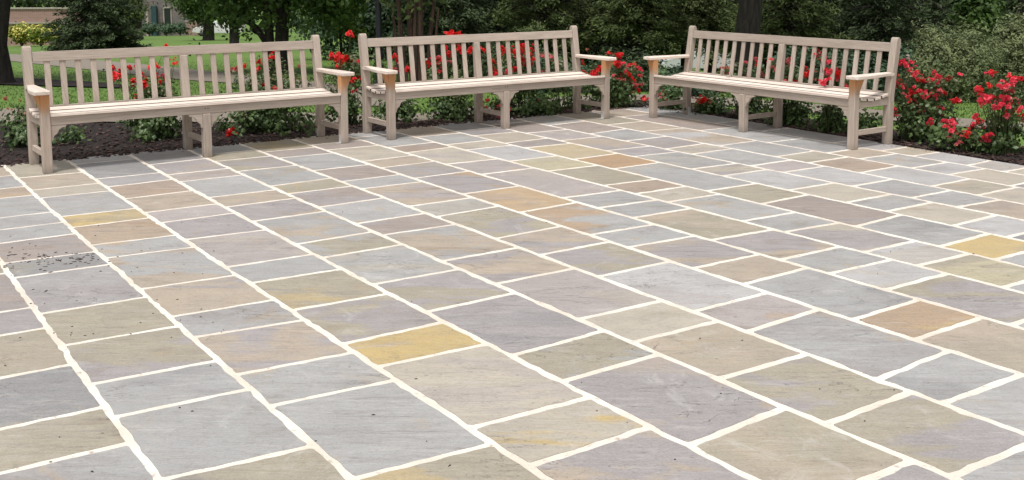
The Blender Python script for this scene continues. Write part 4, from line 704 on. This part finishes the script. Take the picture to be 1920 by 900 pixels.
shrub(1680,150,13.0,[(1672,95,1712,195,1)],'dark leafy shrub tucked behind the right post of the right bench',BLUELEAF,64,3500,.06,.035,.04)
shrub(1310,190,13.2,[(1228,131,1300,178,1.2),(1290,150,1345,190,.6),(1370,140,1440,190,.7)],'low dark shrubs behind the left half of the right bench',BLUELEAF,65,4000,.05,.03,.04)
shrub(1040,150,14.0,[(960,105,1060,190,1),(1050,120,1130,190,1)],'dark green shrub behind the right half of the middle bench roses',BLUELEAF,66,9000,.06,.035,.05)
shrub(1160,150,14.4,[(1110,95,1180,190,1),(1170,100,1235,190,1)],'dark green shrub behind the rose bush in the back corner',DARKLEAF,67,9000,.06,.03,.05)
shrub(1510,150,14.0,[(1440,90,1530,200,1),(1510,95,1600,210,1),(1590,100,1670,210,1)],'dark green shrub behind the right half of the right bench',BLUELEAF,68,15000,.06,.035,.05)
shrub(880,150,14.6,[(800,85,880,170,1),(870,75,965,180,1)],'dark green shrub behind the middle bench, left of its centre post',DARKLEAF,69,11000,.06,.03,.05)
shrub(1815,170,15.5,[(1770,120,1860,205,1)],'dark shrub closing the gap between the two tall rose bushes on the right',DARKLEAF,70,5000,.06,.03,.05)
# yellow flowering shrubs by the brick wall
YEL=leaf_mat('yellow_flowers',(.10,.17,.02),(.22,.26,.03),(.68,.60,.16),.25,.6,.58)
for i,(x0,x1,lab) in enumerate([(18,62,'yellow flowering shrub furthest left under the brick wall'),(52,100,'yellow flowering shrub in the middle of three under the brick wall'),(88,124,'yellow flowering shrub nearest the spruce, under the brick wall')]):
    shrub((x0+x1)/2,75,56,[(x0,50,x1,70,1),(x0+4,62,x1-4,77,.8)],lab,YEL,71+i,5200,.15,.10,.09,name='flowering_shrub',group='yellow flowering shrubs by the brick wall')
# ------------------------------------------------------------------ buildings and cars far off
def box_bm(bm,x0,x1,y0,y1,z0,z1,bev=0):
    r=bmesh.ops.create_cube(bm,size=1); bmesh.ops.scale(bm,vec=(x1-x0,y1-y0,z1-z0),verts=r['verts']); bmesh.ops.translate(bm,vec=((x0+x1)/2,(y0+y1)/2,(z0+z1)/2),verts=r['verts'])
def bobj(name,boxes,mat,parent,bev=.0):
    bm=bmesh.new(); [box_bm(bm,*b) for b in boxes]
    if bev: bmesh.ops.bevel(bm,geom=bm.edges[:],offset=bev,segments=2,affect='EDGES',profile=.5)
    me=bpy.data.meshes.new(name); bm.to_mesh(me); bm.free(); return mesh_obj(name,me,mat,parent)
n=NB('brick'); co=n.add('TexCoord').outputs['Object']; br=n.add('TexBrick',ins={'Scale':1,'Color1':(.26,.15,.125,1),'Color2':(.32,.19,.16,1),'Mortar':(.36,.27,.23,1),'Mortar Size':.012,'Brick Width':.22,'Row Height':.075})
n.link(n.mapping(co,(1,1,1),(R_(90),0,0)),br.inputs['Vector']); n.color(br.outputs[0]); n.b.inputs['Roughness'].default_value=.9; BRICK=n.m
n=NB('grey_stone'); co=n.add('TexCoord').outputs['Object']; br=n.add('TexBrick',ins={'Scale':1,'Color1':(.13,.12,.115,1),'Color2':(.19,.17,.165,1),'Mortar':(.10,.095,.09,1),'Mortar Size':.02,'Brick Width':.6,'Row Height':.28})
n.link(n.mapping(co,(1,1,1),(R_(90),0,0)),br.inputs['Vector']); n.color(n.mix(n.rng(n.noise(co,1.2,4),.4,.7,0,.4),br.outputs[0],(.24,.17,.16))); n.b.inputs['Roughness'].default_value=.9; STONE=n.m
CONC=simple('pale_stone_trim',(.36,.32,.28),.8); GLASS=simple('dark_glass',(.02,.025,.03),.08); WHITE=simple('white_paint',(.62,.60,.58),.6); ROOF=simple('slate_roof',(.05,.05,.055),.7); TEAL=simple('teal_paint',(.02,.06,.07),.5)
# low brick wall at the far left
q=ray(60,41,60); zt=ray(60,17,60).z; zl=q.z; zg=tz(q.x,60)
t=thing('brick_wall',(q.x,60,zg),'long pinkish brick wall with pale coping behind the yellow flowers','wall')
bobj('wall',[(-6,2.6,0,.35,-.3,zt-zg)],BRICK,t); bobj('coping',[(-6.05,2.65,-.06,.41,zt-zg+.002,zt-zg+.07)],CONC,t); bobj('plinth',[(-6.03,2.63,-.10,-.002,zl-zg-.10,zl-zg)],CONC,t)
# grey stone house
q=at(311,58.5); hy=110.; hx=ray(311,58,hy).x; zg=tz(hx,hy)
t=thing('stone_house',(hx,hy,zg),'dark grey stone house with a pale framed window behind the lawn trees','house')
bobj('wall',[(-9,2.15,0,7,-.5,5.6)],STONE,t); 
me=bpy.data.meshes.new('roof'); me.from_pydata([(-9.4,-.4,5.61),(2.5,-.4,5.61),(2.5,7.4,5.61),(-9.4,7.4,5.61),(-9.4,3.5,8.6),(2.5,3.5,8.6)],[],[(0,1,5,4),(2,3,4,5),(0,4,3),(1,2,5),(3,2,1,0)]); mesh_obj('roof',me,ROOF,t)
for wx in (.25,-3.2,-6.2):
    wf=bobj('window',[(wx-.42,wx-.32,-.10,-.005,.62,2.9),(wx+.32,wx+.42,-.10,-.005,.62,2.9),(wx-.318,wx+.318,-.10,-.005,2.76,2.9),(wx-.5,wx+.5,-.16,-.012,.48,.616)],CONC,t)
    bobj('pane',[(wx-.315,wx+.315,-.05,-.006,.622,2.755)],GLASS,wf)
bobj('porch_post',[(-1.65,-1.42,-.9,-.7,-.3,3.0)],CONC,t); bobj('porch_post',[(-1.22,-.72,-.6,-.1,-.3,3.0)],TEAL,t)
sh=[]
t2=thing('brick_wall',(ray(359,56,106).x,106,tz(ray(359,56,106).x,106)),'short red brick wall between the stone house and the white car','wall')
bobj('wall',[(-.55,.55,0,.4,-.3,1.35)],BRICK,t2); bobj('coping',[(-.6,.6,-.05,.45,1.352,1.43)],CONC,t2)
for i,(x,wd_) in enumerate([(280,26),(312,30),(338,22)]):
    shrub(x,60,104,[(x-wd_/2,46,x+wd_/2,60,1)],['clipped dark shrub at the left end of the house front','clipped dark shrub under the pale framed window','clipped dark shrub at the right end of the house front'][i],BLUELEAF,81+i,1500,.22,.14,.14,group='clipped shrubs along the stone house')
def car(px,py,dist,rz,paint,label,zoff=0):
    q=ray(px,py,dist); zg=tz(q.x,dist)+zoff; t=thing('parked_car',(q.x,dist,zg),label,'car','cars parked beyond the lawns',rz)
    def prof(poly,hw,name,mat,parent,inset=0,y=0):
        bm=bmesh.new(); k=len(poly); rings=[]
        for yy,s in ((-hw,.93),(-hw*.93,1),(hw*.93,1),(hw,.93)):
            cx=sum(p[0] for p in poly)/k; cz=sum(p[1] for p in poly)/k; rings.append([bm.verts.new((cx+(a-cx)*s,yy*(1-inset*max(0,(b-.8))),cz+(b-cz)*s)) for a,b in poly])
        bm.faces.new(rings[0]); bm.faces.new(rings[-1][::-1])
        for r0,r1 in zip(rings,rings[1:]):
            for i in range(k): bm.faces.new((r0[i],r1[i],r1[(i+1)%k],r0[(i+1)%k]))
        bmesh.ops.recalc_face_normals(bm,faces=bm.faces[:]); me=bpy.data.meshes.new(name); bm.to_mesh(me); bm.free()
        for p in me.polygons: p.use_smooth=False
        return mesh_obj(name,me,mat,parent)
    body=[(-2.15,.35),(-2.2,.55),(-2.1,.78),(-1.6,.86),(-.95,.93),(-.35,1.34),(.2,1.42),(1.0,1.38),(1.65,1.02),(2.1,.98),(2.2,.7),(2.15,.35),(1.75,.28),(-1.75,.28)]
    prof(body,.86,'body',paint,t,.22)
    prof([(-.82,.95),(-.32,1.29),(.18,1.365),(.9,1.33),(1.42,1.02),(.3,.96)],.835,'side_window',GLASS,t,.18)
    for x in (-1.38,1.38):
        for s in (-1,1):
            V,F,R=join_np([tube([Vector((x,s*.62,.32)),Vector((x,s*.64,.32)),Vector((x,s*.84,.32)),Vector((x,s*.86,.32))],[.02,.32,.32,.20],18)]); wh=mesh_obj('wheel',npmesh('wheel',V,F,None,True),simple('tyre',(.012,.012,.012),.8),t)
            V,F,R=join_np([tube([Vector((x,s*.80,.32)),Vector((x,s*.873,.32)),Vector((x,s*.876,.32))],[.20,.19,.01],14)]); mesh_obj('rim',npmesh('rim',V,F,None,True),RIM,wh)
    for s in (-1,1):
        bobj('headlight',[(-2.20,-2.12,s*.62-.16,s*.62+.16,.60,.72)],GLASS,t,.02); bobj('tail_light',[(2.13,2.205,s*.66-.12,s*.66+.12,.72,.90)],simple('red_lens',(.4,.01,.01),.3),t,.02)
    bobj('bumper',[(-2.24,-2.13,-.80,.80,.36,.52)],paint,t,.03)
    return t
RIM=simple('grey_rim',(.12,.12,.125),.5,.3); SILVER=simple('silver_paint',(.60,.61,.63),.3,.2,.05,4); CARW=simple('white_car_paint',(.60,.60,.60),.3,0,.04,4)
car(1306,137,62,R_(4),SILVER,'silver car parked beyond the garden, seen under the left arm of the right bench')
car(412,61,98,R_(2),CARW,'white car parked behind the trunk of the flared lawn tree')
# far wood
def far_wood():
    rng=np.random.default_rng(99); B=[]
    for px in range(-2600,4600,70):
        d=(150 if px<620 else (84 if px<1480 else 46))+rng.uniform(-8,8)
        if 150<px<460: d=170
        q=ray(px,40,d); zg=tz(q.x,d); hh=(20 if d>100 else 11)*rng.uniform(.8,1.2); w_=max(2.2,60/2050*d); B.append((q.x,d,zg+hh*.45,w_,w_*.8,hh*.62,1))
    pr=[]
    for b in B: pr.append(clump_leaves([b],rng,10,.35 if b[1]>100 else .25,.75 if b[1]>100 else .45,.5 if b[1]>100 else .3,.3,.7,230 if b[1]>100 else 380,.2))
    V,F,R=join_np(pr); return npmesh('far_wood',V,F,R)
tag(mesh_obj('far_wood',far_wood(),DARKLEAF),'dark mass of distant woodland closing the view','wood',kind='stuff')
# grass blades on the nearer lawn
PATHS=[(xy(35,107.5),xy(180,122),1.0),(xy(180,122),xy(340,139.5),.85),(xy(340,139.5),xy(430,149),.72),(xy(430,149),xy(587,161),.6),(xy(587,161),xy(660,178),.5),(xy(660,178),xy(720,200),.5),((-8,11.65),(-5.3,11.4),.62),((-5.3,11.4),(-3,11.2),.52),((-3,11.2),(-.9,10.95),.42),((-.9,10.95),(.1,11.9),.42),((.1,11.9),(1.4,13.2),.5),((1.4,13.2),(2.8,12.3),.5),((2.8,12.3),(4.4,10.62),.4),((4.4,10.62),(6.2,9.4),.45),(xy(-60,152),xy(60,156),.7),(xy(60,156),xy(235,166),.4)]
def off_path(x,y):
    ok=np.ones(len(x),bool)
    for a,b,h in PATHS:
        a=np.array(a);b=np.array(b);e=b-a;t=np.clip(((x-a[0])*e[0]+(y-a[1])*e[1])/(e@e),0,1); ok&=np.hypot(x-a[0]-e[0]*t,y-a[1]-e[1]*t)>h
    return ok
def grass(N):
    rng=np.random.default_rng(7); a=rng.uniform(-.50,.48,N); r=11.6+ (rng.random(N)**1.5)*16; x=np.sin(a)*r; y=np.cos(a)*r; k=off_path(x,y); x=x[k]; y=y[k]; r=r[k]; N=len(x)
    z=np.array([tz(u,v) for u,v in zip(x,y)]); h=rng.uniform(.015,.035,N); t=rng.uniform(0,6.28,N); w_=.006; lx=rng.normal(0,.02,N); ly=rng.normal(0,.02,N)
    V=np.stack([np.stack([x-np.cos(t)*w_,y-np.sin(t)*w_,z],1),np.stack([x+np.cos(t)*w_,y+np.sin(t)*w_,z],1),np.stack([x+lx,y+ly,z+h],1)],1).reshape(-1,3)
    return npmesh('grass_blades',V,np.arange(N*3).reshape(-1,3),rng.random(N))
GRASS=leaf_mat('grass_blades',(.045,.095,.014),(.10,.17,.03),None,.3,.6)
tag(mesh_obj('grass_blades',grass(45000),GRASS),'short mown grass of the lawn beyond the rose bed','grass',kind='stuff')
